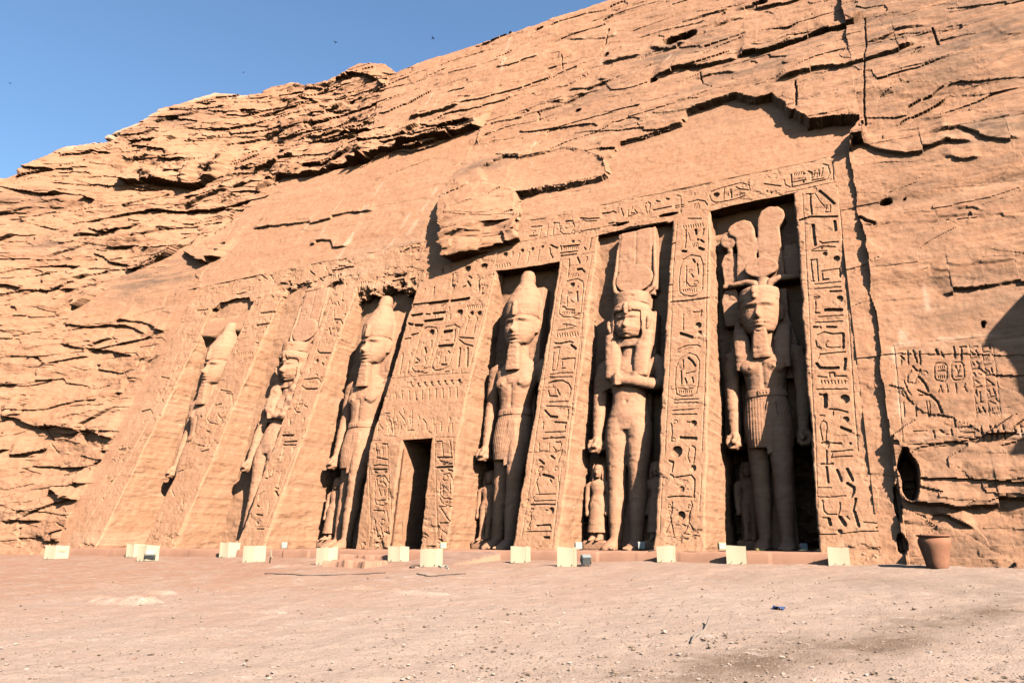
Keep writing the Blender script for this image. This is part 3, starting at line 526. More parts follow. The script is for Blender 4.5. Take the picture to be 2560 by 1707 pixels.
# ------------------------------------------------------------------ carved signs, traced in views of the photograph (view letter; width: points)
VIEW = {'A': (1960, 360, 3.92), 'B': (1960, 700, 3.92), 'C': (1960, 1040, 3.92), 'D': (1620, 460, 3.92), 'E': (1620, 780, 3.92), 'F': (1620, 1040, 3.92),
        'G': (1280, 500, 3.92), 'H': (1280, 780, 3.92), 'I': (1280, 1040, 3.92), 'J': (960, 600, 3.92), 'K': (960, 1040, 3.92), 'L': (640, 640, 3.92),
        'M': (640, 1000, 3.92), 'R': (0, 600, 1.844), 'S': (2010, 700, 2.0909)}
SIGNS = """
A l18 255 490 258 580 270 685;l10 215 492 285 487;l22 350 460 420 520 490 585;l9 420 600 400 670;l9 452 600 452 662;l9 410 668 455 665;l7 300 480 350 560 400 620;b8 180 490 195 735;b10 500 120 605 1300 620 1568;l18 150 745 260 712 400 715 520 712;l28 283 795 290 880 305 985;l26 495 760 505 845;l12 350 955 375 972 450 962 530 958;l11 270 1040 370 1000 500 1008;l8 265 1050 420 1045;o10 370 1020;o22 400 1078;o28 515 1122;l14 262 1140 285 1340;l13 320 1130 335 1340;l9 255 1135 320 1130;l11 265 1345 295 1345;l11 360 1248 545 1218;l16 545 1218 548 1300;l14 375 1270 380 1330;l13 375 1330 435 1322;l10 300 1375 550 1350;l10 300 1420 555 1398;l16 450 1445 560 1440;b8 200 785 230 1440;l8 290 1500 340 1490 310 1530;o26 545 1520
A b8 0 205 250 175 450 125 480 100;b8 0 480 180 445 510 372;l10 475 180 485 350;l10 0 350 10 400 60 425 200 395 420 345 450 280 430 210 380 195;l14 70 300 75 410;z8 6 22 90 300 190 280;z7 9 12 95 350 210 332;l10 90 372 215 350;l13 235 265 270 280 270 355;l10 300 260 285 330;l9 322 285 320 325;l10 340 250 345 310;l10 380 235 365 310;l9 270 355 385 335;o10 195 290;o10 190 372
B l13 345 165 300 190 310 250 305 320 345 320;o28 545 180;l30 405 290 500 288 560 290;l10 330 360 575 345;l11 305 415 575 402;l18 290 460 330 460;l14 350 455 360 470;l20 420 458 505 460;l14 330 540 395 510 480 530 570 520;l24 578 525 580 660;l14 310 600 320 650 360 670;l11 430 600 405 620 415 655 470 665 560 655;l12 330 770 350 730 480 715 600 705;l26 320 820 350 860 440 865 530 860;l28 600 775 592 870;l14 445 950 445 912 490 908 495 950;l11 330 945 420 955;l11 500 945 610 940;z11 8 26 345 1000 610 1000;l10 320 1072 620 1070;l38 405 1130 405 1235;l16 345 1120 390 1130;o40 596 1165;l15 445 1265 520 1270 620 1295;l12 480 1285 480 1325;l9 350 1325 400 1330;o27 605 1365;l26 560 1445 650 1480;l10 405 1568 420 1440 415 1400 385 1378 360 1400 350 1430 375 1568;b8 230 0 300 1568;b10 605 0 640 500 700 1400 720 1568
C l10 355 150 375 225;l10 412 150 408 230;l15 370 262 450 262 560 268;o12 648 268;o24 418 265;l12 435 290 425 310;l16 415 340 415 470;l13 460 350 560 345 665 330;l10 475 350 460 405;l11 460 405 665 390;l16 360 470 400 470;l14 430 470 480 465;l22 415 500 432 645;l25 520 530 560 630;l26 620 520 670 625;l26 620 660 685 700 680 740 655 785;l9 330 700 460 700;l10 330 790 450 795 600 780;l13 375 830 390 930 430 965 530 965 550 900 545 850;l22 700 810 675 925;l26 690 940 730 1075;l30 440 1010 450 1060;l34 550 995 595 1060;l13 380 995 430 1000;l12 610 985 640 1010;b8 300 0 330 900;b10 700 60 725 340;l10 280 1155 500 1160 760 1130 1050 1125;o20 545 1130;l10 780 1040 900 1050 1000 1055;o14 910 1100
D b9 590 400 575 900 560 1568;b9 285 400 245 800 215 1568;l11 390 340 520 340;z11 9 22 335 425 545 400;l14 370 450 370 560 360 620;l26 465 450 470 490;l17 545 440 535 490;l9 395 480 410 550;o13 487 545;l18 515 548 545 570;z8 4 30 425 600 490 590;l26 500 625 540 640;l24 335 655 370 660;q11 420 695 510 710 535 780 530 1030 490 1080 430 1100 350 1090 310 1060 300 950 315 820 340 740;l20 440 740 455 765;l16 480 780 490 880;l12 375 800 370 990;l14 425 885 440 910;l11 375 960 410 1005 470 1000;r9 22 465 965;z9 7 20 330 1045 480 1040;l10 330 1000 350 960;r8 16 410 850;l15 220 1155 400 1140 600 1110;l10 440 1255 520 1250;l16 525 1240 515 1285;l11 345 1280 345 1430;o32 490 1385;o20 505 1455;l28 320 1465 430 1500;l12 230 590 265 575;l12 195 990 235 985
D l10 0 180 20 190 10 280;l12 80 165 110 175;l16 180 145 205 150;l10 50 255 225 222;l10 280 110 320 120 320 280;l9 265 215 350 205;l8 265 235 350 225;l9 455 85 455 110;l10 395 180 495 155;l12 500 160 555 170 580 205;z8 4 50 440 225 500 215;q9 600 110 620 165 665 185 820 155 960 115 1000 60 985 5 900 -10 700 45 620 75;o30 668 110;l10 745 40 740 150;l15 810 55 815 130;l11 860 30 890 50 985 60;z9 8 16 840 120 950 98;r9 18 935 20;z8 3 20 760 110 790 100;b8 650 258 1035 175 1460 85;b8 0 118 260 70 600 0
D l12 1140 0 1220 10 1300 22;l10 1200 70 1210 95;o9 1165 70
E l10 285 370 370 330 480 320 505 335;q11 400 400 470 425 500 480 490 700 470 790 420 820 330 825 275 800 265 700 270 540 300 470;l24 395 450 430 480 460 525;l14 340 470 345 540;l18 320 575 325 700;l9 370 600 460 580;l18 360 650 375 690;l18 430 640 440 685;l9 290 740 370 755 440 745;z8 7 22 290 782 430 778;l10 250 860 490 850;l10 250 890 485 885;l11 240 965 485 945;l13 240 1005 475 1000;r10 18 265 1075;l14 225 1095 235 1180 220 1260;r10 18 245 1250;o30 445 1090;l11 380 1075 430 1082;l24 315 1228 450 1235;o20 460 1240;o52 280 1365;l12 400 1340 385 1410 405 1470;l13 430 1310 460 1330 455 1400 440 1480;l18 205 1455 245 1480 230 1560;o28 440 1525;b9 575 0 550 830 525 1370;b9 235 0 160 1420
F l18 205 440 245 450 230 540;o28 438 510;l14 215 570 245 590 250 605;l17 270 600 420 580 450 620 450 700 445 790;o28 325 715;l15 190 795 320 785 450 795;l13 235 845 225 930 215 985 240 1140;l12 215 1030 170 1135;r10 15 205 880;l13 420 840 430 870 400 960 395 1040 440 1115;l11 395 1040 358 1135;r10 15 400 885;o40 320 975;r9 14 215 945;r9 14 395 985;b9 520 570 500 940;b9 140 590 110 1150;l10 340 1150 500 1175
G l16 375 440 435 470;l15 365 470 370 520 395 565;l14 470 450 480 485;l14 500 455 655 440;z10 8 16 500 475 650 465;l11 470 520 640 500;l13 475 548 630 530;o18 595 408;l16 705 465 720 485;l14 775 380 750 495;o18 95 495;l10 75 520 45 635;o18 195 480;l10 170 505 148 610;o18 290 460;l10 265 490 245 595;b9 660 540 800 510
G l12 560 580 545 750;l20 640 565 660 615;l15 735 560 725 600;l26 640 680 680 675;l20 690 685 710 705;z9 5 28 575 740 650 730;q11 540 795 640 770 690 800 700 860 670 1100 600 1145 500 1145 460 1110 470 1000 490 870;o28 590 832;l20 635 900 640 990;l11 545 890 535 1040;l10 575 985 600 1000;l13 490 1045 510 1045 530 1070 610 1075;z10 8 18 485 1112 610 1098;r9 16 570 920;o9 645 850;l11 605 1155 655 1160;l10 430 1280 500 1215 560 1220 630 1240;l8 440 1275 600 1250;l11 530 1230 530 1255;z13 9 26 425 1330 645 1305;l15 415 1400 470 1405 560 1385 590 1395;l26 575 1420 620 1455;b9 780 540 700 1000 660 1568;b9 495 580 400 1160 345 1568;b8 780 375 900 340
G l11 190 265 290 255 265 380;r9 16 215 315;l9 165 355 245 345;l11 350 240 345 320 340 345;l11 405 225 460 222 465 290;l9 410 240 395 350;l13 520 210 590 202 605 255;r9 40 548 245;l10 460 300 500 335 610 330;r8 18 590 310;l13 665 175 760 185 850 178;l9 670 180 730 210 830 205;l9 650 325 730 295 850 285;l15 885 130 960 125 990 108 1015 125;l9 180 200 330 180;l13 1068 85 1090 155;l10 1140 100 1132 160;l9 1180 70 1160 130 1200 130;l10 1215 60 1195 90 1225 130;l8 1130 165 1230 130;l10 1305 60 1318 130 1350 50 1340 25 1310 35 1300 60;l13 1385 100 1460 85 1560 65;l15 1420 12 1445 18;l12 945 230 1000 222;l20 1020 225 1080 240;l14 1090 290 1200 265 1380 240 1568 212;b8 0 430 400 350 800 285 1020 240
H l12 405 350 465 340 430 560;r9 10 405 405;l14 400 420 390 565;l11 390 570 430 565;l13 485 460 610 450;l13 610 450 605 550;l13 490 490 490 530;l11 485 552 520 548;l10 370 610 480 595 590 592;l11 365 640 585 632;l15 350 695 390 680 490 670 550 700 575 750 560 825;l17 350 770 360 820 440 825;l17 440 760 465 810;l11 360 880 550 875;l12 330 920 545 928;l23 320 965 370 1020 440 1030;l17 545 955 540 1045;l15 305 1080 300 1140;l17 415 1078 530 1085;l19 520 1085 518 1135;l11 320 1180 520 1170;l15 300 1240 400 1232 510 1228;l10 265 1290 262 1360 360 1360 365 1285;l13 425 1275 470 1270 480 1300 465 1330;l11 400 1320 430 1360 480 1360;l22 380 1410 415 1435;l15 485 1350 450 1470;b9 690 0 530 1420;b9 405 0 180 1568;b8 160 1375 520 1370
I l22 265 430 310 465;r11 24 270 520;l13 265 560 240 610 235 640 260 745;l10 235 640 190 740;l26 300 575 370 590 400 605;r10 20 430 515;l11 450 590 455 700;l10 230 770 420 760;l10 200 800 215 830 425 828;l15 175 865 415 865;l13 175 910 210 908 175 960 180 1010 140 1100;r10 16 160 1095;o30 380 925;l12 325 920 360 930;l19 240 1075 370 1065;l17 370 1070 375 1100;l11 130 1135 375 1128;l24 310 1190 360 1190;l18 360 610 380 640;b9 480 500 400 1190;b9 205 420 90 1190
J b9 1110 140 970 780 830 1290;b8 640 225 900 170 1110 140;o36 815 288;o38 975 265;l20 670 340 660 440 680 450 660 510;l15 830 355 860 375;l22 820 410 845 450;l20 925 400 925 490;l17 960 470 950 525 970 520;l11 770 460 800 450;l17 490 465 480 530;l11 400 480 370 560;l16 285 635 425 618;l28 440 622 620 598;l26 655 598 830 570;l9 555 650 600 625;l11 640 660 640 700;z10 8 24 805 655 960 645;l22 270 740 370 725;l14 410 725 450 728;l22 480 720 590 705;l24 395 795 570 775;l12 605 740 600 790;l13 650 730 645 780;o36 735 715;o25 850 720;l13 820 745 830 765 790 910;o25 925 718;l13 895 740 905 765 880 905;l22 240 820 280 830;l25 305 835 370 835;q11 430 850 510 860 525 910 430 1240 380 1290 300 1290 270 1250 290 1180 360 920 390 870;o34 460 910;l23 400 1060 410 1105;l16 465 990 465 1040;l10 385 1010 360 1110;l15 320 1160 345 1185;l11 400 1150 410 1210;z8 8 20 290 1248 395 1245;l12 300 1205 330 1200;q11 600 850 690 830 740 860 735 920 640 1230 590 1265 500 1280 470 1250 480 1180 560 930;l28 585 900 660 888;z8 8 14 555 990 640 988;l22 535 1040 675 1030;l16 692 880 690 990;l14 630 1090 645 1105;l10 560 1100 540 1220;l11 600 1150 605 1200;l14 560 1222 615 1220;l10 520 1120 540 1100;l13 740 955 880 965;l14 740 980 790 1020 870 1040;l22 745 1065 730 1235;l22 820 1060 815 1235;l15 185 1120 170 1210 150 1310;l15 270 1110 265 1140;l13 250 1190 225 1315;l14 265 930 335 915;l10 200 970 260 960;l10 260 970 255 1010;l12 380 1305 420 1300;l10 600 1290 640 1285;l10 670 1275 665 1310;l10 760 1270 755 1300;b12 75 1358 400 1330 830 1303
J o16 255 1402;o16 330 1415;o16 395 1405;o16 460 1402;o16 530 1395;o16 595 1390;o16 660 1385;o18 735 1380;l10 268 1420 285 1440;l10 340 1430 355 1435;l10 405 1420 420 1430;l10 470 1418 485 1428;l10 540 1412 555 1420;l10 605 1408 620 1415;l10 670 1400 685 1410;l10 745 1395 765 1400;l10 112 1500 110 1560;l10 172 1490 180 1560;l11 247 1480 247 1568;l10 305 1490 308 1560;l11 375 1475 368 1560;l11 440 1465 442 1555;l11 505 1460 507 1550;l12 572 1455 577 1545;l11 640 1450 642 1545;l12 712 1440 714 1540
J o26 1185 145;l13 1260 118 1256 160;o19 1350 105;l10 1325 130 1300 240;o19 1448 88;l11 1420 115 1400 222;o19 1545 68;l10 1518 95 1500 200;z10 6 26 1090 265 1240 240;l16 575 285 578 320;b9 1110 140 1090 260
J l15 95 355 205 335;l12 70 400 185 380;l16 245 385 300 375;o12 325 345;l9 65 430 70 445
K b8 500 205 680 205 570 1290;b8 500 205 385 1290;l12 510 250 565 248 555 390;l12 640 240 645 290 635 350 640 390;l15 500 400 640 400;l11 505 405 525 440 600 450 635 415;l13 545 465 635 460;l17 480 500 635 490;l14 590 520 630 530;l13 515 525 535 535;q10 540 565 600 555 620 620 590 830 540 870 490 850 470 800 490 650;r11 24 552 600;l11 515 670 505 760;l11 590 660 580 760;l10 540 700 560 720;l11 490 775 510 800 580 805;z8 7 18 480 842 570 838;l11 450 880 600 880;l13 470 900 500 960 540 1030;l14 580 910 595 960;l11 440 1045 585 1040;l10 450 1110 430 1180 440 1250;l10 450 1120 490 1150;l11 520 1120 525 1230;l11 575 1115 565 1200 560 1280;l16 410 1210 440 1225
K l9 40 40 35 180;l9 80 20 100 180;l9 160 80 150 180;l9 190 20 215 80 190 90;l10 245 10 250 70;l9 270 60 265 110;l10 335 0 345 30;l10 375 30 410 70 415 130;l9 330 90 300 170;l9 480 20 485 150;l9 515 10 500 90 505 170;l9 560 60 555 150;l9 600 110 570 165;l10 640 10 650 40 620 100 625 150;l9 665 70 670 160;l8 20 100 60 95;l8 220 140 290 135;l8 430 150 460 165;l9 120 0 130 60;l9 60 60 70 130;b8 0 192 110 200
L l12 140 190 160 225;l14 530 150 570 185;l16 745 142 870 115 950 105;l11 680 110 690 145;l13 455 270 540 265;z11 4 26 1010 275 1100 255;l12 1170 230 1150 310;z10 5 24 955 370 1060 355;l20 1345 195 1460 175;l18 1320 240 1440 225;l15 1240 260 1250 265;l14 330 275 345 285;l12 20 235 40 240;l10 170 250 175 265;l12 620 220 640 240;l10 435 200 430 225;l10 340 200 335 230;l10 380 200 378 230;l14 790 185 800 200;l11 850 360 840 430;l10 880 270 880 310;l13 800 450 812 485;l10 885 470 880 520;l11 765 530 760 600;o13 867 576;l13 765 620 830 625 850 665;l9 850 665 800 800 770 900;l10 765 620 740 720;o15 787 658;l12 790 730 800 735;l15 715 710 725 770;l10 690 820 685 850;l13 600 930 620 950 730 950;o20 592 1030;l16 645 1050 660 1065;l11 685 995 690 1010;l10 590 1160 605 1175;q11 440 1265 470 1210 600 1195 632 1240 600 1300 480 1300;z9 6 22 510 1250 595 1245;l14 480 1305 600 1300;l11 370 1490 390 1530 430 1530;b9 960 440 690 1200 560 1568;b9 760 400 380 1568;o12 845 440;l12 150 390 165 405;o16 250 410
L z13 8 22 35 570 175 550;l10 20 630 25 640;l10 80 622 85 635;l10 130 612 135 625;l13 0 680 115 665;o9 95 698;o10 68 750;l11 0 850 20 855
M l20 330 185 330 240;l14 470 180 465 215;l18 255 350 358 343;l13 270 410 400 405;l12 260 440 385 440;l11 268 475 245 590;l10 360 470 360 520;l12 165 680 150 740 110 770 90 765;l10 75 895 30 930 15 990;l22 190 900 208 930;l10 250 700 225 800 205 870;l12 190 860 215 868;l10 130 1000 110 1110;l11 0 1265 75 1265;l10 115 690 120 760;l14 5 1035 30 1045;l14 0 1120 60 1130;l16 0 1195 20 1215;l10 470 50 500 70;b9 590 0 100 1240;b9 360 0 0 860;l12 450 570 520 600;b10 0 1242 500 1255
M b8 1100 400 1225 395;l13 1170 430 1170 500 1165 560 1265 580;l13 1235 430 1285 430 1285 460;l11 1235 470 1225 570;l10 1125 640 1180 630 1260 640;l15 1120 675 1250 675;l13 1130 700 1155 706;l13 1225 702 1250 695;q10 1160 735 1220 740 1245 800 1210 1000 1160 1030 1090 1010 1085 960 1110 800 1130 750;r10 22 1180 775;l11 1135 770 1135 830;l13 1200 800 1215 830;l13 1140 870 1150 930;l11 1190 880 1185 930;l11 1120 980 1190 970;z8 6 16 1110 1000 1180 996;l11 1060 1075 1160 1080 1160 1100;l11 1190 1075 1190 1180;l11 1055 1165 1055 1210;r10 22 1130 1190;l13 1055 1240 1060 1335;l11 1105 1250 1110 1340;l11 1180 1245 1175 1310;l10 1130 1290 1160 1310;b8 1100 400 1005 1240 960 1420;b8 1290 400 1200 1430
M l9 1180 170 1200 200 1190 350;l9 1210 240 1240 285;l9 1270 180 1330 320;l9 1310 200 1305 350;l9 1400 120 1440 180;l9 1440 80 1450 130;l9 1510 160 1530 175;l9 1530 100 1520 210;l9 1410 290 1400 330;l8 1260 130 1310 130;l9 1480 210 1480 300;l9 1350 90 1345 170
R l7 1200 338 1265 330;l6 1190 390 1240 385;z5 7 12 1105 528 1165 524;l6 1040 705 1070 712 1072 760 1040 830;l6 1000 800 1020 830;l7 950 880 965 885;l6 905 945 940 950;l6 925 975 960 965;q6 1010 690 1060 700 1070 740 1000 850 960 840 950 820;l5 990 760 1020 755;l6 835 640 860 645;l6 740 630 780 640;l6 650 790 690 780 700 800;l6 545 965 580 960;l5 600 1060 620 1030;l6 505 1115 515 1110;l6 470 1190 475 1200;b5 940 520 660 1000 480 1350;b5 850 520 600 1000 400 1300;l6 1150 165 1200 160;l6 905 325 960 320;z5 7 14 900 325 955 320;l6 1090 250 1130 240;l6 780 500 790 490;l6 920 190 960 200 970 215;l6 1005 185 1030 200;l6 1060 170 1080 190;l6 1110 165 1150 160;l6 1200 160 1230 180;b4 770 1000 640 1300;l6 840 1190 845 1230;l6 790 1150 800 1180;l6 810 1070 840 1060;l5 750 1250 730 1300
S b7 465 350 700 320 970 300;b7 470 350 500 650 515 850;b7 540 868 800 855 1150 838;l12 505 398 520 415;l9 540 375 545 440;l11 570 372 590 430;l11 603 378 607 440;l16 690 368 700 388;l9 715 378 730 405;l10 780 350 790 410;l10 815 352 845 350;l11 820 357 822 415;l9 510 420 505 445;l12 568 455 590 478;l10 607 470 592 502;r8 18 627 490;l8 540 540 540 500 560 475;l8 540 540 575 545 590 510;l14 600 512 630 545 648 582;l8 520 530 545 590 560 605;l11 595 580 640 600;l11 598 605 660 605;l15 660 605 695 640 718 695;l11 697 707 780 725 788 770;l9 525 590 545 625;l7 585 650 585 715;l7 640 640 650 720;l7 655 640 658 715;l7 520 640 525 720;q8 690 435 735 435 745 450 745 515 735 532 695 532 682 515 680 450;q8 775 430 820 428 832 445 835 510 825 525 782 528 770 510 768 445;z6 4 12 695 455 735 452;l8 700 480 735 478;z6 4 14 695 512 735 510;l8 790 450 800 480;l8 815 445 800 500;l7 790 510 820 508;l7 700 590 712 555 722 590;l7 745 550 750 590;l7 738 565 760 562;l8 790 545 795 590;l7 840 545 834 560 848 588;l6 570 800 640 795;l9 672 795 680 830;l10 708 790 730 810 770 815;l9 765 785 766 812;z6 9 8 800 778 875 772;l8 800 800 885 800 885 825;l8 805 828 880 838;l10 920 770 932 840;l11 968 768 975 830;l10 995 765 1002 832;l10 1030 765 1045 832;l9 1075 800 1090 775 1100 800;l9 1125 765 1132 820;l8 1070 815 1110 815;b6 862 340 900 720;b6 928 335 965 712;b6 985 330 1025 715;b6 560 790 900 768
S l8 870 355 905 350;l7 870 375 885 390;l9 895 370 912 395;l8 875 410 910 405;l8 880 430 890 450;l9 900 425 912 440;l8 880 470 915 465;l8 885 490 895 510;l9 905 490 920 500;l8 890 530 915 545;l8 893 570 925 560;l9 895 580 900 610;l8 915 590 920 640;l8 900 650 930 640;l8 905 670 920 700;l9 930 670 945 695;l8 900 700 915 690;l8 935 350 965 345;l9 968 335 970 365;l8 940 380 970 378;r7 9 955 425;l8 940 450 975 445;l8 945 470 965 490;l9 975 465 980 490;l8 950 505 985 500;l9 955 525 985 550;l8 955 560 990 555;l8 960 580 970 600;l9 985 575 995 600;l8 962 620 1000 610;l8 970 640 995 650;l9 1000 625 1010 640;z6 4 12 975 680 1015 675;z6 4 12 978 705 1018 700
"""
def build_strokes():
    out = []
    for line in SIGNS.strip().split('\n'):
        vw, rest = line[0], line[2:]
        ox, oy, sc = VIEW[vw]; wk = .72 if vw == 'S' else .75 if vw == 'R' else 1.0
        for s in rest.split(';'):
            kind = s[0]; q = [float(v) for v in s[1:].split()]
            def W(pts):
                P = np.array(pts, float).reshape(-1, 2); P = P / sc + (ox, oy)
                h = at_lean(P, -0.14 if vw == 'S' else 0.0); return h[:, [0, 2]], wk * np.linalg.norm(h - CAM, axis=1).mean() / FOC / sc * (1.0 if vw in 'ABCDEFGHIS' else 1.12)
            if kind in 'lb':
                P, m = W(q[1:]); r = q[0] * m * .5; out.append(('l', P, r, 0.022 if kind == 'b' else min(.15, max(.04, 2.4 * r))))
            elif kind == 'q':
                P, m = W(q[1:]); P = np.vstack([P, P[:1]]); r = q[0] * m * .5; out.append(('l', P, r, max(.04, 2.2 * r)))
            elif kind == 'o':
                P, m = W(q[1:]); r = q[0] * m; out.append(('l', np.vstack([P, P]), r, min(.16, max(.06, 1.0 * r))))
            elif kind == 'r':
                P, m = W(q[2:]); R = q[1] * m; r = q[0] * m * .5
                a = np.linspace(0, 2 * np.pi, 15); out.append(('l', np.stack([P[0, 0] + R * np.cos(a), P[0, 1] + R * np.sin(a)], 1), r, max(.03, 1.6 * r)))
            elif kind == 'z':
                n = int(q[1])
                for k in range(n):
                    f = (k + .5) / n; x = q[3] + (q[5] - q[3]) * f; y = q[4] + (q[6] - q[4]) * f
                    P, m = W([x, y - q[2] / 2, x + q[2] * .22, y + q[2] / 2]); r = q[0] * m * .5; out.append(('l', P, r, max(.035, 1.7 * r)))
    return [(P[:, 0].min() - r - .03, P[:, 0].max() + r + .03, P[:, 1].min() - r - .03, P[:, 1].max() + r + .03, P, r, d) for (_, P, r, d) in out]
STROKES = build_strokes()
def carve(X, Z):
    """depth of the sunk signs at x, z"""
    D = np.zeros(X.shape); xa, xb, za, zb = X.min(), X.max(), Z.min(), Z.max()
    zr = Z.mean(1)
    for (x0, x1, z0, z1, P, r, d) in STROKES:
        if x1 < xa or x0 > xb or z1 < za or z0 > zb: continue
        i0, i1 = np.searchsorted(zr, z0 - .2), np.searchsorted(zr, z1 + .2)
        if i1 <= i0: continue
        xr = X[(i0 + i1) // 2 if (i0 + i1) // 2 < len(X) else -1]
        j0, j1 = np.searchsorted(xr, x0 - .05), np.searchsorted(xr, x1 + .05)
        if j1 <= j0: continue
        dd = segd(X[i0:i1, j0:j1], Z[i0:i1, j0:j1], P)
        v = d * (1 - sst(r - .006, r + .008, dd)) * (1 - .12 * (dd / (r + .02)) ** 2).clip(.6, 1)
        D[i0:i1, j0:j1] = np.maximum(D[i0:i1, j0:j1], v)
    return D

build_cliff()
build_block()

# ------------------------------------------------------------------ the carved front
ZF = 11.08                                             # underside of the frieze
def y_door(x, z):                                      # the doorway block stands steeper below the door head
    return np.where(z < 3.45, T1 * 3.45 + 0.16 * (z - 3.45), T1 * z)
def front(x, z, rough=1.0):
    wear = 0.5 + 0.5 * vn(x * .5, z * .5, 12)
    er = sst(-13.5, -15.5, x) * sst(9.8, 10.7, z + .3 * fbm(x * .8, z * .8, 3, 2)) + .8 * sst(.9, .2, z + .2 * vn(x * 2, z, 3)) + .35 * sst(-17.5, -19.5, x)
    o = 0.011 * fbm(x * 3, z * 3, 4, 3) + 0.006 * fbm(x * 11, z * 11, 3, 6) + 0.025 * fbm(x * .45, z * .45, 2, 9)
    c = fbm(x * 1.4, z * 2.2, 5, 13, .62)
    o = o - (0.026 + .03 * np.clip(er, 0, 1)) * sst(.35, .85, c) * (0.4 + wear)
    o = o + .022 * np.clip(er, 0, 1) * fbm(x * 2.2, z * 3.0, 4, 4, .55)
    # joints where the front was sawn and set up again
    for zj in (4.05, 8.15):
        o = o - .012 * np.exp(-((z - zj - .06 * fbm(x * .3, x * 0, 2, 5)) / .022) ** 2)
    return y_of(x, z) - o * rough
def y_of(x, z): return np.where((x > -14.75) & (x < -10.35), y_door(x, z), T1 * z)
def zf(x): return ZF + .05 * sst(-7.5, -6, x) + .20 * sst(-4.2, -1.5, x)
NB = [(2.35, .205), (2.10, .230), (2.80, .190), (2.80, .190), (2.38, .212), (3.35, .160)]   # depth and lean of each niche back
def y_back(z, k=3): return NB[k][0] + NB[k][1] * z
TEMPLE = empty('temple_facade', (0, 0, 0), 'rock cut temple front of leaning inscribed pilasters with six statue niches and a dark doorway', 'temple')
PIL = [  # left edge, right edge of each pilaster's front
 (-28.5, -26.55), (-23.9, -22.15), (-19.12, -17.72), (-14.5, -10.9), (-8.24, -6.80), (-4.07, -2.70), (0.0, 1.34)]
def pilaster(i, xl, xr, step=.016, z0=0.0, z1=ZF, name='pilaster', back=True, lm=False):
    zs = np.arange(z0, z1 + step * .5, step); zs[-1] = z1; n = len(zs)
    wl = xl + .022 * fbm(zs * 1.4, zs * 0 + i, 4, i) + .02 * np.abs(vn(zs * 5, zs * 0 + i, 3)); wr = xr + .022 * fbm(zs * 1.4, zs * 0 + i + 9, 4, i + 3) - .02 * np.abs(vn(zs * 5, zs * 0 + i, 5))
    if i in (0, 6):
        if i == 0: wl = wl * 0 + xl
        else: wr = wr * 0 + xr
    if name == 'jamb': wl = zs * 0 + xl if not lm else wl; wr = zs * 0 + xr if lm else wr
    m = int((xr - xl) / step)
    u = np.linspace(0, 1, m)
    X = wl[:, None] + (wr - wl)[:, None] * u[None, :]; Z = zs[:, None] + 0 * X
    if z1 == ZF: Z = z0 + (Z - z0) * (zf(X) - z0) / (ZF - z0)
    Y = front(X, Z) + carve(X, Z)
    dl = X - wl[:, None]; dr = wr[:, None] - X
    rn = .05 + .05 * np.clip(fbm(Z * 1.1, Z * 0 + i, 3, 2), 0, 1)
    if i != 0: Y += .8 * rn * np.clip(1 - dl / rn, 0, 1) ** 2
    if i != 6: Y += .8 * rn * np.clip(1 - dr / rn, 0, 1) ** 2
    yb = np.maximum(np.maximum(y_back(zs, min(i, 5)), y_back(zs, max(i - 1, 0))) + 1.9, Y[:, m // 2] + .3)
    ks = np.linspace(1, 0, 46)[:-1]
    def side(w_, yf, sgn):
        yy = yf[:, None] + (yb - yf)[:, None] * ks[None, :]; zz = zs[:, None] + 0 * yy
        xx = w_[:, None] - sgn * (.03 * fbm(yy * 1.4, zz * 1.2, 4, i + 4) + .012 * fbm(yy * 6, zz * 6, 3, i) + .03 * sst(.5, .9, fbm(yy * 1.5, zz * 2, 4, i + 8))) * (1 - (1 - np.clip((yy - yf[:, None]) / .12, 0, 1)) ** 2)
        return np.stack([xx, yy, zz], -1)
    F = np.stack([X, Y, Z], -1); parts = [F]
    if i != 0 or name == 'jamb': parts.insert(0, side(wl, Y[:, 0], -1))
    if i != 6 or name == 'jamb': parts.append(side(wr, Y[:, -1], 1)[:, ::-1])
    return link(name, gridmesh(name, np.concatenate(parts, 1), None, True, 36), DRESS, TEMPLE)
# doorway: opening between two jambs under the block
DXL, DXR, DZ = -13.12, -11.93, 3.62
for i, (a, b) in enumerate(PIL):
    if i == 3: continue
    pilaster(i, a, b, .022 if i < 3 else .016, -.45 if i == 6 else 0.0)
def pix(v, x, y): ox, oy, sc = VIEW[v]; h = at_lean([(ox + x / sc, oy + y / sc)])[0]; return h[0], h[2]
pilaster(3, PIL[3][0], PIL[3][1], .018, DZ, ZF, 'door_block')
pilaster(3, PIL[3][0], DXL, .018, 0, DZ, 'jamb', True, True); pilaster(3, DXR, PIL[3][1], .018, 0, DZ, 'jamb')
def slab(name, x0, x1, nx, z, y0, y1, ny, mat=DRESS, amp=.02):   # horizontal surface (soffits, floors)
    u = np.linspace(x0, x1, nx); v = np.linspace(0, 1, ny); X, V = np.meshgrid(u, v)
    Y = np.asarray(y0) + (np.asarray(y1) - np.asarray(y0)) * V; Zz = z + amp * fbm(X * 3, Y * 3, 4, 4)
    return link(name, gridmesh(name, np.stack([X, Y, Zz + 0 * X], -1)), mat, TEMPLE)
slab('door_soffit', DXL - .3, DXR + .3, 80, DZ + .003, front(np.linspace(DXL - .3, DXR + .3, 80), np.full(80, DZ)) + .03, 5.3, 60, DRESS, 0.0)
MDARK = plain('inner_stone', (.16, .095, .055), .95)  # shade put into the colour: stone darkened so the doorway reads near black
mb = MB()                                              # the dark hall behind the door
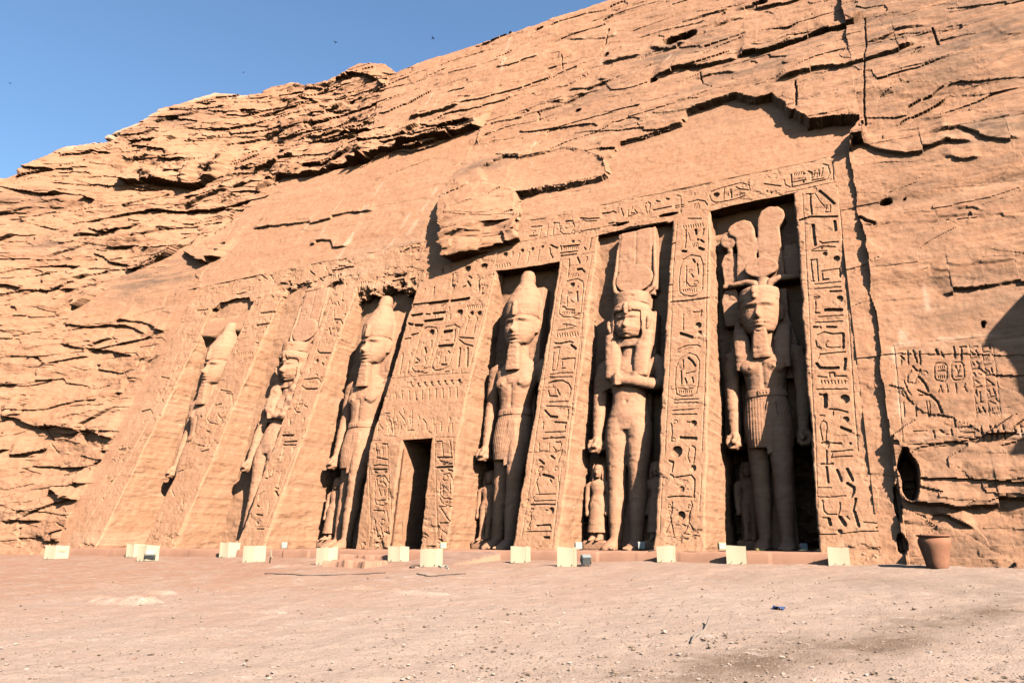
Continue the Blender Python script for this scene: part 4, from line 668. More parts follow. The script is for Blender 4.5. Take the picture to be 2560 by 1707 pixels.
for bx in ((-16.5, -9, 11.0, 11.2, -.1, 5.5), (-16.7, -16.5, 5.2, 11.2, -.1, 5.5), (-9, -8.8, 5.2, 11.2, -.1, 5.5), (-16.7, -8.8, 5.2, 11.2, 5.5, 5.7), (-16.7, DXL - .02, 5.2, 5.3, -.1, 5.5), (DXR + .02, -8.8, 5.2, 5.3, -.1, 5.5), (DXL - .02, DXR + .02, 5.2, 5.3, DZ + .01, 5.5), (-16.7, -8.8, 5.1, 11.2, -.15, -.05)): mb.box(*bx)
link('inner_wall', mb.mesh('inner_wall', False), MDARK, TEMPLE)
for xx, sg in ((DXL, 1), (DXR, -1)):
    zs = np.arange(0, DZ + .02, .03); ys = np.linspace(1.6, 5.3, 90); Yg, Zg = np.meshgrid(ys, zs)
    link('reveal', gridmesh('reveal', np.stack([xx - sg * .012 + sg * .012 * fbm(Yg * 2, Zg * 2, 4, 3), Yg, Zg], -1)), DRESS, TEMPLE)
mb = MB(); mb.tube([(DXL + .05, y_door(-13, 0) + .12, 0.0), (DXL + .05, y_door(-13, 3.3) + .10, 3.3)], .022, 8); link('steel_bar', mb.mesh('steel_bar'), plain('rusty_steel', (.16, .07, .035), .7), TEMPLE)
# frieze over the whole front, with its soffit
def frieze():
    step = .019; xs = np.arange(XL_ + .1, XR_ + .001, step); xs[-1] = XR_; vs = np.linspace(0, 1, 84)[:, None]
    zb = zf(xs) + (.34 + .06 * fbm(xs * 2, xs * 0, 3, 2)) * sst(-26.45, -26.1, xs) * sst(-24.0, -24.4, xs)
    X = xs[None, :] + 0 * vs; Z = zb[None, :] + (ZT - zb)[None, :] * vs; Y = front(X, Z) + carve(X, Z)
    lo = np.zeros(X.shape)
    for (px, py, r, a) in ((L_ for L_ in ((780, 280, .28, .35), (375, 345, .42, .5), (1500, 225, .25, .3), (430, 300, .3, .12), (650, 250, .4, .08), (250, 300, .4, .10)))):
        cx, cz = pix('L', px, py); rr = np.sqrt(((X - cx + .12 * fbm(X * 3, Z * 3, 3, 2)) / (r * 1.5)) ** 2 + ((Z - cz + .12 * fbm(X * 3, Z * 3, 3, 7)) / (r * .7)) ** 2); lo = np.maximum(lo, a * (1 - sst(.7, 1.15, rr)))
    Y = Y + lo
    for (px, py, r) in ((1060, 235, .20), (1530, 145, .22)):
        cx, cz = pix('G', px, py); rr = np.sqrt(((X - cx) / (r * 1.6)) ** 2 + ((Z - cz) / (r * .35)) ** 2); Y += .3 * (1 - sst(.7, 1.1, rr))
    # ragged underside above the queen's niche beside the right-hand king
    e = sst(-7.0, -6.2, xs) * sst(-3.9, -4.4, xs)
    ks = np.linspace(1.2, 0.0, 40)[:-1]
    yy = Y[0][None, :] + ks[:, None]; xx = xs[None, :] + 0 * yy; zz = zb[None, :] + 0 * yy + .03 * fbm(xx * 3, yy * 3, 3, 4) * (np.minimum(ks, .1) * 10)[:, None]
    V = np.concatenate([np.stack([xx, yy, zz], -1), np.stack([X, Y, Z], -1)], 0)
    V[:40, :, 2] += (.10 * fbm(xs * 2.2, xs * 0 + 3, 4, 6) * e)[None, :]
    o = link('frieze', gridmesh('frieze', V, None, True, 36), DRESS, TEMPLE)
frieze()
def lintel(x0, x1, ztop, zbot, rough=0.0, name='lintel'):          # lower lintels hung between two pilasters
    step = .023; xs = np.arange(x0 - .06, x1 + .06, step)
    zb = zbot(xs) + (.02 + rough * .16) * fbm(xs * 1.8, xs * 0 + x0, 5, 6, .6)
    v = np.linspace(0, 1, int((ztop - zb.min()) / step) + 2)
    Z = zb[None, :] + (ztop - zb)[None, :] * v[:, None]; X = xs[None, :] + 0 * Z
    Y = front(X, Z) + carve(X, Z)
    if rough:
        dz = Z - zb[None, :]; g = np.clip(1 - dz / (.42 + .25 * fbm(X * 1.2, X * 0, 3, 2)), 0, 1)
        Y = Y + rough * (g * (.30 + .30 * fbm(X * 2.5, Z * 3.5, 5, 8, .6)) + .05 * g ** .5)
    ks = np.linspace(1.3, 0, 46)[:-1]; yy = Y[0][None, :] + ks[:, None]
    zz = zb[None, :] + (.03 + .05 * rough) * fbm(xs[None, :] * 3 + 0 * yy, yy * 3, 4, 4) * np.minimum(1, ks * 6)[:, None] + .06 * ks[:, None]
    V = np.concatenate([np.stack([xs[None, :] + 0 * yy, yy, zz], -1), np.stack([X, Y + .003, Z], -1)], 0)
    return link(name, gridmesh(name, V, None, True, 36), DRESS, TEMPLE)
def zline(v, pts):
    q = np.array([pix(v, *p) for p in pts]); q = q[np.argsort(q[:, 0])]; return lambda xs: np.interp(xs, q[:, 0], q[:, 1])
lintel(PIL[3][1], PIL[4][0], ZF - .002, zline('J', [(1085, 300), (1250, 283), (1568, 238), (1640, 222), (1690, 212)]))
lintel(PIL[2][1], PIL[3][0], ZF - .002, zline('L', [(1010, 440), (1100, 380), (1230, 330), (1400, 320), (1480, 345), (1568, 340), (1640, 330)]), 1.0)
# niche backs and floor
def niche(i, x0, x1, ztop, undercut=0.0):
    step = .05; xs = np.arange(x0 - .25, x1 + .25, step); zs = np.arange(-.02, ztop + .25, step); X, Z = np.meshgrid(xs, zs)
    Y = y_back(Z, i) - .04 * fbm(X * .9, Z * 1.3, 4, i) - .012 * fbm(X * 5, Z * 8, 3, i + 5) - .03 * sst(.3, .7, fbm(X * 1.2, Z * 2.5, 4, i + 2))
    if i == 0: mk = sst(9.3, 9.7, Z + .15 * fbm(X, Z, 3, 2)) * sst(10.62, 10.42, Z + .12 * fbm(X * 1.5, Z, 3, 5)); Y = Y * (1 - mk) + (T1 * Z + .12) * mk
    if undercut: Y = Y + undercut * sst(3.12, 3.0, Z + .12 * fbm(X * 1.5, X * 0, 3, i)) * (1 + .3 * fbm(X * 1.3, Z * 1.8, 4, 3))
    return link('niche_back', gridmesh('niche_back', np.stack([X, Y, Z], -1), None, True, 36), DRESS, TEMPLE)
NICHE = [(PIL[k][1], PIL[k + 1][0]) for k in range(6)]
for k, (a, b) in enumerate(NICHE): niche(k, a, b, 11.5, (1.2, 0, 1.2, 1.2, 0, 1.3)[k])
KM = plain('plastered_kerb', (.46, .235, .145), .95, .1, 2.0, 0, .2)
def kerb():
    xs = np.arange(-29, .42, .04)
    f = .35 * np.exp(-((xs + 7.5) / .1) ** 2) * 0
    prof = []
    yf = -.20 + .03 * fbm(xs * .6, xs * 0, 3, 2) + .02 * hsh(np.floor(xs * .9), np.floor(xs * 0), 3)
    for (dy, z) in ((3.9, -.004), (2.5, -.004), (1.4, 0), (.6, 0), (.25, 0), (.07, -.005), (.015, -.025), (0, -.07), (-.015, -.2), (-.03, -.45)):
        y = yf + dy; prof.append(np.stack([xs, y + 0 * xs, z + .012 * fbm(xs * 2 + dy, xs * 0 + dy, 3, 4) * (z > -.1) + 0 * xs], -1))
    o = link('kerb', gridmesh('kerb', np.array(prof)[::-1], None, True, 50), KM); tag(o, None, None, None, 'structure')
kerb()

# ------------------------------------------------------------------ statues
LEAN = [0.19]
def lean(me, amp=.010, s=0):
    v = getco(me)
    n = fbm(v[:, 0] * 2.2 + v[:, 1] * 1.3, v[:, 2] * 3.0, 5, s, .6) * amp - 1.6 * amp * sst(.35, .8, fbm(v[:, 0] * 3.1 + v[:, 1] * 2, v[:, 2] * 4.5, 4, s + 5, .6)) - amp * .5 * (np.abs(((v[:, 2] * 1.13 + .04 * vn(v[:, 0] * 2, v[:, 2], 3)) % 1) - .5) < .012)
    v[:, 1] += -n + LEAN[0] * v[:, 2]
    v[:, 0] += amp * .5 * fbm(v[:, 1] * 3 + 7, v[:, 2] * 2.5, 3, s + 3)
    setco(me, v); me.polygons.foreach_set('use_smooth', np.ones(len(me.polygons), bool)); return me
def gz2(v, cx, cz, wx, wz): return np.exp(-((v[:, 0] - cx) / wx) ** 2 - ((v[:, 2] - cz) / wz) ** 2)
def face(me, ze, k, yc, xc=0.0):
    """model the face: eye height ze, scale k (eye to chin = .75 k)"""
    v = getco(me)
    m = ((v[:, 1] < yc) & (np.abs(v[:, 0] - xc) < .62 * k) & (v[:, 2] > ze - .95 * k) & (v[:, 2] < ze + .5 * k)).astype(float)
    d = np.zeros(len(v))
    for sx in (-1, 1):
        d += .12 * gz2(v, xc + sx * .25 * k, ze, .19 * k, .10 * k)
        d -= .10 * gz2(v, xc + sx * .25 * k, ze - .02 * k, .125 * k, .05 * k)
        d -= .065 * gz2(v, xc + sx * .26 * k, ze + .17 * k, .22 * k, .045 * k)
        d -= .035 * gz2(v, xc + sx * .30 * k, ze - .30 * k, .16 * k, .16 * k)
        d -= .05 * gz2(v, xc + sx * .085 * k, ze - .34 * k, .05 * k, .05 * k)
    d -= .10 * gz2(v, xc, ze - .05 * k, .07 * k, .16 * k) + .26 * gz2(v, xc, ze - .27 * k, .085 * k, .11 * k)
    d -= .10 * gz2(v, xc, ze - .47 * k, .20 * k, .035 * k) + .09 * gz2(v, xc, ze - .57 * k, .16 * k, .04 * k)
    d += .06 * gz2(v, xc, ze - .52 * k, .20 * k, .016 * k) + .04 * gz2(v, xc, ze - .65 * k, .14 * k, .04 * k)
    d -= .07 * gz2(v, xc, ze - .76 * k, .15 * k, .07 * k)
    v[:, 1] += d * k * m; setco(me, v)
def fist(mb, x, y, z, sg):
    """closed hand hanging at the side, sg = +1 to the right of the body"""
    mb.ell((x, y, z), (.20, .25, .27))
    for q in range(4):                                                     # fingers curled in towards the thigh
        yy = y - .20 + .125 * q; L = (.0, .03, .02, -.02)[q]
        mb.tube([(x + sg * .15, yy, z + .12), (x + sg * .20, yy, z - .08), (x + sg * .12, yy, z - .24 - L), (x - sg * .06, yy, z - .25 - L), (x - sg * .14, yy, z - .12)], [.062, .066, .062, .058, .05], 8)
    mb.tube([(x - sg * .02, y - .16, z + .16), (x - sg * .06, y - .27, z + .02), (x - sg * .02, y - .29, z - .14)], [.065, .066, .05], 8)   # thumb
    mb.tube([(x, y - .38, z - .08), (x, y + .28, z - .08)], .075, 10)      # the short rod it grips
def foot(mb, x, y, sg):
    mb.loft([(x, y, .0, .19, .30), (x, y - .02, .10, .19, .30), (x, y + .02, .30, .17, .22), (x, y + .04, .48, .165, .20)], 16)
    mb.loft([(x + sg * .03, y - .42, .0, .23, .42), (x + sg * .03, y - .40, .09, .22, .40), (x + sg * .02, y - .26, .20, .18, .30), (x, y - .12, .30, .14, .2)], 16, 2.4)
    for t in range(5): mb.tube([(x + sg * (-.14 + .075 * t), y - .68 + .035 * t, .07), (x + sg * (-.15 + .085 * t), y - .88 + .05 * t, .05)], [.05, .04], 8)
def king_body(sh=0.0, hz=0.0):
    """standing king, left leg forward; sh lowers shoulders, hz lowers head"""
    b = MB()
    for x, yf, fw in ((-.33, -.55, 0), (.33, -.95, 1)):
        sg = -1 if x < 0 else 1
        b.loft([(x * .98, yf + .02, .3, .18, .22), (x, yf, .8, .21, .26), (x, yf + .03, 1.45, .27, .33), (x, yf, 1.85, .255, .29), (x, yf - .03, 2.15, .27, .30), (x, yf, 2.5, .31, .35), (x * .95, (yf - .75) / 2, 3.3, .36, .45), (x * .8, -.72, 3.9, .36, .45)], 20)
        foot(b, x * 1.02, yf, sg)
    b.box(-.30, .55, -.35, .05, 0, 5.6)                                    # the slab that ties the legs to the rock
    b.loft([(0, -.66, 3.4, .62, .46), (0, -.68, 3.9, .63, .47), (0, -.68, 4.35, .56, .42), (0, -.70, 4.75, .545, .41), (0, -.72, 5.2 - .1 * sh, .63, .46), (0, -.72, 5.65 - .4 * sh, .76, .48), (0, -.68, 6.0 - .7 * sh, .84, .44), (0, -.62, 6.3 - sh, .66, .36), (0, -.62, 6.48 - sh, .40, .30)], 28, 2.25)
    for sx in (-1, 1):
        b.ell((sx * .34, -1.05, 5.55 - .6 * sh), (.34, .16, .26))          # breast
        b.ell((sx * .34, -1.205, 5.50 - .6 * sh), (.05, .05, .05))
        X = sx * 1.0
        b.tube([(sx * .72, -.60, 6.20 - sh), (sx * .93, -.58, 6.12 - sh), (X, -.55, 5.8 - sh), (X + sx * .02, -.55, 5.2 - .6 * sh), (X + sx * .03, -.55, 4.72 - .3 * sh), (X + sx * .02, -.62, 4.2), (X - sx * .02, -.72, 3.6), (X - sx * .03, -.76, 3.38)], [.28, .29, .26, .22, .20, .205, .165, .15], 18)
        b.box(min(X - sx * .17, X + sx * .12), max(X - sx * .17, X + sx * .12), -.5, .1, 3.3, 6.0 - sh)   # web to the rock
        fist(b, X - sx * .03, -.80, 3.16, sx)
        b.box(min(X - sx * .22, X + sx * .2), max(X - sx * .22, X + sx * .2), -.95, .1, 2.94, 3.06)
    b.tube([(0, -.68, 6.2 - sh), (0, -.72, 7.1 - hz)], [.36, .34], 18)
    h = -hz
    b.loft([(0, -.98, 6.93 + h, .20, .22), (0, -.92, 7.02 + h, .38, .40), (0, -.84, 7.25 + h, .52, .53), (0, -.80, 7.55 + h, .59, .58), (0, -.78, 7.9 + h, .61, .58), (0, -.76, 8.25 + h, .60, .56), (0, -.74, 8.45 + h, .5, .45)], 28)
    for sx in (-1, 1): b.loft([(sx * .60, -.68, 7.42 + h, .05, .08), (sx * .64, -.66, 7.6 + h, .07, .13), (sx * .66, -.64, 7.8 + h, .07, .16), (sx * .63, -.64, 7.95 + h, .04, .08)], 12)
    me = b.fused('body', .036, 2)
    face(me, 7.74 - hz, 1.0, -.80)
    v = getco(me); v[:, 1] += .04 * np.exp(-((v[:, 0]) / .05) ** 2) * ((v[:, 2] > 4.7) & (v[:, 2] < 5.5) & (v[:, 1] < -.9)); v[:, 1] += .07 * gz2(v, 0, 4.68, .05, .05) * (v[:, 1] < -.9); setco(me, v)
    return lean(me, .012, 3)
def kilt_mesh():
    b = MB()
    b.loft([(.05, -.80, 2.84, .62, .42), (.04, -.78, 3.1, .66, .48), (0, -.74, 3.6, .70, .50), (0, -.70, 4.1, .65, .485), (0, -.69, 4.42, .575, .435)], 40, 2.2)
    b.prism([(-.02, 2.62), (.42, 2.80), (.30, 4.2), (.06, 4.2)], -1.235, -.7)
    me = b.fused('kilt', .028, 2); v = getco(me)
    f = (v[:, 1] < -.5)
    ang = np.where(v[:, 0] < -.02, v[:, 0], v[:, 0] * 1.0 + (4.4 - v[:, 2]) * .25)
    v[:, 1] += f * .008 * np.sin(ang * 75); setco(me, v); return lean(me, .006, 5)
def belt_mesh():
    b = MB(); b.loft([(0, -.69, 4.38, .60, .46), (0, -.69, 4.40, .615, .475), (0, -.70, 4.60, .585, .455), (0, -.70, 4.62, .57, .44)], 40, 2.2)
    b.box(-.16, .16, -1.185, -.9, 4.42, 4.58)
    for k in range(3): b.ell((-.09 + .09 * k, -1.19, 4.5), (.028, .02, .05), 8)
    return lean(b.mesh('belt'), .004, 2)
def beard_mesh(h=0.0):
    b = MB(); b.loft([(0, -1.10, 5.98 - h, .27, .20), (0, -1.10, 6.02 - h, .275, .21), (0, -1.13, 6.5 - h, .24, .20), (0, -1.16, 6.98 - h, .19, .17)], 20, 5.0)
    me = b.fused('beard', .03, 1); v = getco(me); v[:, 1] += .003 * np.sin(v[:, 2] * 42); setco(me, v); return lean(me, .012, 7)
def white_crown():
    b = MB()
    b.loft([(0, -.765, 8.05, .625, .585), (0, -.77, 8.12, .645, .605), (.01, -.77, 8.62, .665, .625), (.01, -.76, 8.66, .665, .62), (.02, -.74, 8.9, .58, .56), (.03, -.70, 9.15, .47, .48), (.04, -.68, 9.42, .34, .36), (.05, -.66, 9.52, .27, .30), (.05, -.66, 9.58, .30, .32), (.05, -.65, 9.8, .275, .29), (.05, -.64, 9.98, .20, .22), (.05, -.63, 10.04, .10, .1)], 32)
    b.box(.05, .72, -.62, .1, 6.3, 9.3)                                    # slab behind crown and head
    b.loft([(-.02, -1.42, 8.02, .07, .09), (-.02, -1.43, 8.3, .085, .09), (-.02, -1.40, 8.5, .10, .10), (-.02, -1.36, 8.58, .06, .06)], 10)   # uraeus
    me = b.fused('crown', .036, 1); return lean(me, .014, 9)
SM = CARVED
def king(loc, label, kind='white'):
    t = empty('king_statue', loc, label, 'statue', 'colossal statues in the niches')
    if kind == 'white':
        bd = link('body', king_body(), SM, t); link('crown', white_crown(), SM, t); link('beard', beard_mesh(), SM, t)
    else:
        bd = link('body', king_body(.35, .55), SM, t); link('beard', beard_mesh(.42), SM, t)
        b = MB()                                                            # striped headcloth
        b.loft([(0, -.74, 7.50, .62, .59), (0, -.74, 7.72, .64, .60), (0, -.72, 7.95, .60, .55), (0, -.70, 8.06, .40, .38)], 28)
        for sx in (-1, 1):
            b.prism([(sx * .50, 7.72), (sx * .64, 7.70), (sx * 1.02, 6.1), (sx * .92, 5.95), (sx * .50, 6.1)][::sx], -.62, -.1)
            b.loft([(sx * .58, -.98, 5.25, .22, .12), (sx * .57, -.98, 5.7, .24, .15), (sx * .60, -.86, 6.2, .26, .2), (sx * .66, -.62, 6.7, .2, .2)], 16, 3)
        b.box(-.05, .80, -.5, .1, 5.0, 8.0)
        b.loft([(-.08, -1.36, 7.5, .07, .09), (-.08, -1.40, 7.75, .09, .1), (-.08, -1.36, 7.95, .08, .08)], 10)
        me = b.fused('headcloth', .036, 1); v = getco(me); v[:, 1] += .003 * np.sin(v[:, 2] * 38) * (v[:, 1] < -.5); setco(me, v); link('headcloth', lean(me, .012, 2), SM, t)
        b = MB()
        for pts in ([(-.72, 8.42), (-.08, 8.42), (-.02, 9.6), (-.04, 10.35), (-.14, 10.62), (-.34, 10.74), (-.62, 10.72), (-.84, 10.58), (-.92, 10.40), (-.84, 10.22), (-.68, 10.12), (-.64, 9.6)],
                    [(.02, 8.42), (.80, 8.42), (.78, 9.4), (.74, 10.25), (.86, 10.42), (.96, 10.6), (.92, 10.85), (.76, 11.02), (.46, 11.08), (.22, 10.96), (.08, 10.65), (.04, 9.8)]):
            b.prism(pts, -.56, .3)
        link('feather_crown', lean(b.fused('feather_crown', .036, 2), .008, 4), SM, t)
        b = MB(); a = [(.12 + .52 * math.cos(q * math.pi / 14), 8.78 + .36 * math.sin(q * math.pi / 14)) for q in range(28)]
        b.prism(a, -.80, -.3); b.loft([(.12, -.62, 8.0, .26, .2), (.12, -.62, 8.3, .2, .16), (.12, -.62, 8.5, .2, .16)], 16)
        link('sun_disc', lean(b.fused('sun_disc', .034, 2), .01, 6), SM, t)
        b = MB()
        for sx in (-1, 1): b.tube([(.12 + sx * .14, -.66, 8.06), (.12 + sx * .26, -.70, 8.24), (.12 + sx * .5, -.66, 8.34), (.12 + sx * .95, -.56, 8.34), (.12 + sx * 1.18, -.42, 8.36)], [.12, .13, .11, .10, .09], 12); b.box(min(.12 + sx * .4, .12 + sx * 1.28), max(.12 + sx * .4, .12 + sx * 1.28), -.56, .3, 8.27, 8.42)
        link('ram_horns', lean(b.fused('ram_horns', .032, 1), .01, 6), SM, t)
        for dx, z0, hh, ds in ((-.92, 8.42, 1.15, 1), (1.02, 8.42, 1.15, 0), (-.96, 6.95, 1.3, 0)):
            b = MB(); b.prism([(dx - .20, z0), (dx + .22, z0), (dx + .27, z0 + hh * .7), (dx + .2, z0 + hh), (dx - .16, z0 + hh), (dx - .28, z0 + hh * .72)], -.44, .3)
            if ds: b.prism([(dx + .02 + .30 * math.cos(q * math.pi / 10), z0 + hh + .50 + .30 * math.sin(q * math.pi / 10)) for q in range(20)], -.50, .3); b.ell((dx + .02, -.3, z0 + hh + .12), (.14, .2, .16))
            link('cobra', lean(b.fused('cobra', .036, 2), .015, int(z0)), SM, t)
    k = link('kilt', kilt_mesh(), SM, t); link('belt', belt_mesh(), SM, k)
    return t
def queen(loc, label):
    t = empty('queen_statue', loc, label, 'statue', 'colossal statues in the niches')
    b = MB()
    for x, yf in ((-.36, -.62), (.34, -.72)):
        sg = -1 if x < 0 else 1
        b.loft([(x * .95, yf + .02, .3, .185, .22), (x, yf, .8, .22, .27), (x, yf + .03, 1.5, .28, .33), (x, yf, 1.9, .27, .30), (x, yf - .03, 2.2, .285, .31), (x, yf, 2.6, .335, .37), (x, -.68, 3.2, .40, .44), (x * .92, -.68, 3.7, .42, .46), (x * .6, -.68, 4.1, .40, .42)], 20)
        foot(b, x, yf, sg)
    b.box(-.50, .60, -.40, .05, 0, 5.8)
    b.loft([(0, -.66, 3.55, .70, .44), (0, -.68, 3.9, .70, .47), (0, -.68, 4.25, .60, .44), (0, -.68, 4.7, .53, .40), (0, -.70, 5.05, .60, .43), (0, -.70, 5.4, .72, .44), (0, -.66, 5.7, .80, .42), (0, -.62, 5.95, .64, .36), (0, -.62, 6.1, .4, .3)], 28, 2.2)
    for sx in (-1, 1): b.ell((sx * .36, -1.03, 5.28), (.23, .22, .23))
    # hanging arm with its pleated sleeve
    b.tube([(-.70, -.58, 5.85), (-.92, -.55, 5.7), (-1.02, -.55, 5.3), (-1.04, -.58, 4.7), (-1.02, -.66, 4.1), (-1.0, -.74, 3.5), (-1.0, -.76, 3.36)], [.27, .29, .26, .22, .21, .175, .16], 18)
    b.box(-1.15, -.85, -.5, .1, 3.2, 5.6); fist(b, -1.0, -.78, 3.18, -1); b.box(-1.2, -.8, -.75, .1, 2.96, 3.06)
    b.add([(-.74, -.95, 5.72), (-.62, -.85, 4.98), (-1.22, -.72, 4.80), (-.98, -.85, 5.45), (-.74, -.2, 5.72), (-.62, -.2, 4.95), (-1.22, -.15, 4.78), (-1.0, -.2, 5.5)], [(0, 1, 2, 3), (7, 6, 5, 4), (1, 0, 4, 5), (2, 1, 5, 6), (3, 2, 6, 7), (0, 3, 7, 4)])
    # arm bent across the chest
    b.tube([(.70, -.58, 5.85), (.94, -.56, 5.68), (1.03, -.58, 5.3), (1.03, -.68, 4.98), (.78, -.98, 4.97), (.35, -1.15, 5.06), (.0, -1.18, 5.12), (-.18, -1.18, 5.12)], [.27, .29, .26, .23, .20, .18, .16, .16], 18)
    b.ell((-.22, -1.20, 5.12), (.19, .17, .17))
    for q in range(4): b.tube([(-.12 - .01 * q, -1.30, 5.24 - .08 * q), (-.26, -1.37, 5.24 - .08 * q), (-.37, -1.28, 5.23 - .08 * q), (-.36, -1.14, 5.23 - .08 * q)], [.05, .052, .05, .042], 8)
    b.tube([(-.10, -1.28, 5.22), (-.22, -1.36, 5.34), (-.33, -1.30, 5.38)], [.055, .052, .042], 8)
    b.box(.86, 1.18, -.5, .1, 4.85, 5.7)
    b.tube([(0, -.66, 5.9), (0, -.72, 6.8)], [.33, .31], 18)
    b.loft([(0, -.98, 6.60, .17, .2), (0, -.93, 6.68, .33, .36), (0, -.87, 6.88, .45, .47), (0, -.84, 7.15, .51, .50), (0, -.82, 7.45, .52, .50), (0, -.80, 7.7, .48, .46)], 28)
    for sx in (-1, 1): b.loft([(sx * .62, -1.0, 6.86, .05, .06), (sx * .66, -1.0, 7.02, .08, .09), (sx * .69, -.98, 7.2, .10, .11), (sx * .66, -.98, 7.34, .06, .07)], 12)
    me = b.fused('body', .036, 2); face(me, 7.20, .80, -.84)
    v = getco(me); v[:, 1] += .07 * gz2(v, 0, 4.45, .05, .06) * (v[:, 1] < -.8); setco(me, v)
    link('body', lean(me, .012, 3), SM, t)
    b = MB()                                                                # long three-part wig
    b.loft([(0, -.66, 6.3, .80, .42), (0, -.68, 6.8, .80, .52), (0, -.70, 7.2, .76, .58), (0, -.70, 7.55, .68, .60), (0, -.70, 7.8, .60, .56), (0, -.70, 7.92, .5, .46)], 28)
    b.loft([(0, -1.0, 7.52, .52, .38), (0, -.98, 7.6, .55, .42), (0, -.92, 7.76, .54, .44), (0, -.86, 7.9, .45, .4)], 24)
    for sx in (-1, 1): b.loft([(sx * .46, -1.06, 5.22, .20, .13), (sx * .46, -1.07, 5.27, .24, .16), (sx * .47, -1.02, 5.8, .27, .20), (sx * .52, -.92, 6.3, .27, .24), (sx * .60, -.84, 6.8, .22, .26)], 18, 2.6)
    b.box(-.72, .80, -.6, .1, 4.9, 7.6)
    me = b.fused('wig', .036, 2); v = getco(me)
    front_ = (v[:, 1] < -.80) & (np.abs(v[:, 0]) < .46) & (v[:, 2] > 6.55) & (v[:, 2] < 7.5); v[front_, 1] += .26
    v[:, 1] += .002 * np.sin(v[:, 2] * 46); setco(me, v); link('wig', lean(me, .012, 2), SM, t)
    b = MB(); b.loft([(0, -1.34, 7.38, .06, .08), (0, -1.38, 7.62, .09, .1), (.0, -1.34, 7.82, .07, .08)], 10); b.loft([(.14, -1.32, 7.5, .05, .06), (.14, -1.36, 7.66, .06, .08), (.14, -1.32, 7.82, .05, .06)], 10)
    link('uraeus', lean(b.fused('uraeus', .03, 1), .01, 2), SM, t)
    b = MB(); b.loft([(0, -.74, 7.84, .58, .54), (0, -.74, 8.2, .60, .56), (0, -.74, 8.28, .60, .56)], 36); b.box(-.4, .55, -.6, .1, 7.8, 8.3); link('crown_base', lean(b.fused('crown_base', .034, 1), .02, 5), SM, t)
    b = MB()
    b.prism([(-.62, 9.0), (-.02, 9.0), (-.02, 10.97), (-.54, 10.95)], -.42, .3); b.prism([(.03, 9.0), (.60, 9.0), (.52, 11.0), (.03, 10.98)], -.42, .3)
    b.prism([(-.66, 8.3), (.70, 8.3), (.70, 9.3), (-.66, 9.3)], -.40, .3); b.prism([(.62, 8.4), (.80, 8.5), (.74, 9.5), (.70, 11.02), (.58, 11.0)], -.40, .3); b.prism([(-.80, 8.5), (-.62, 8.4), (-.58, 10.94), (-.66, 10.94), (-.72, 9.6)], -.40, .3)
    link('feather_crown', lean(b.fused('feather_crown', .034, 1), .012, 4), SM, t)
    b = MB(); b.prism([(.66 * math.cos(q * math.pi / 20), 8.98 + .55 * math.sin(q * math.pi / 20)) for q in range(40)], -.55, -.2); link('sun_disc', lean(b.fused('sun_disc', .03, 2), .008, 6), SM, t)
    b = MB()
    for sx in (-1, 1): b.tube([(sx * .06, -.50, 8.28), (sx * .42, -.50, 8.36), (sx * .68, -.48, 8.58), (sx * .74, -.46, 8.95), (sx * .70, -.44, 9.4), (sx * .66, -.40, 10.3)], [.09, .09, .08, .075, .065, .04], 12)
    link('cow_horns', lean(b.fused('cow_horns', .03, 1), .008, 6), SM, t)
    return t
LEAN[0] = .190; k4 = king((-9.56, 2.80, 0), 'colossal king statue in tall white crown, in the niche directly right of the dark doorway')
k3 = copytree(k4); k3.location.x = -16.05; k3['label'] = 'colossal king statue in tall white crown, in the niche directly left of the dark doorway'
k1 = copytree(k4); k1.location.x = -24.75; k1.location.y = 2.75; k1['label'] = 'leftmost colossal king statue, mostly hidden behind its leaning pilaster'
LEAN[0] = .212; q5 = queen((-5.34, 2.35, 0), 'colossal queen statue with disc crown and one arm bent across her chest, right of doorway')
q2 = copytree(q5); q2.location.x = -19.95; q2.location.y = 2.25; q2['label'] = 'colossal queen statue with disc crown, half hidden behind a pilaster left of the doorway'
for ch in q2.children:                                              # this queen has lost her face and chest
    if ch.name.split('.')[0] in ('body', 'wig', 'uraeus'):
        ch.data = ch.data.copy(); v = getco(ch.data); e_ = sst(4.4, 5.0, v[:, 2]) * sst(7.9, 7.3, v[:, 2]) * (v[:, 1] - .212 * v[:, 2] < -.62)
        v[:, 1] += e_ * (.22 + .12 * fbm(v[:, 0] * 1.6, v[:, 2] * 1.8, 3, 3, .45)).clip(0, .45); setco(ch.data, v)
LEAN[0] = .160; k6 = king((-1.30, 3.35, 0), 'rightmost colossal king statue with headcloth and curled feather crown, half in shadow', 'feather')
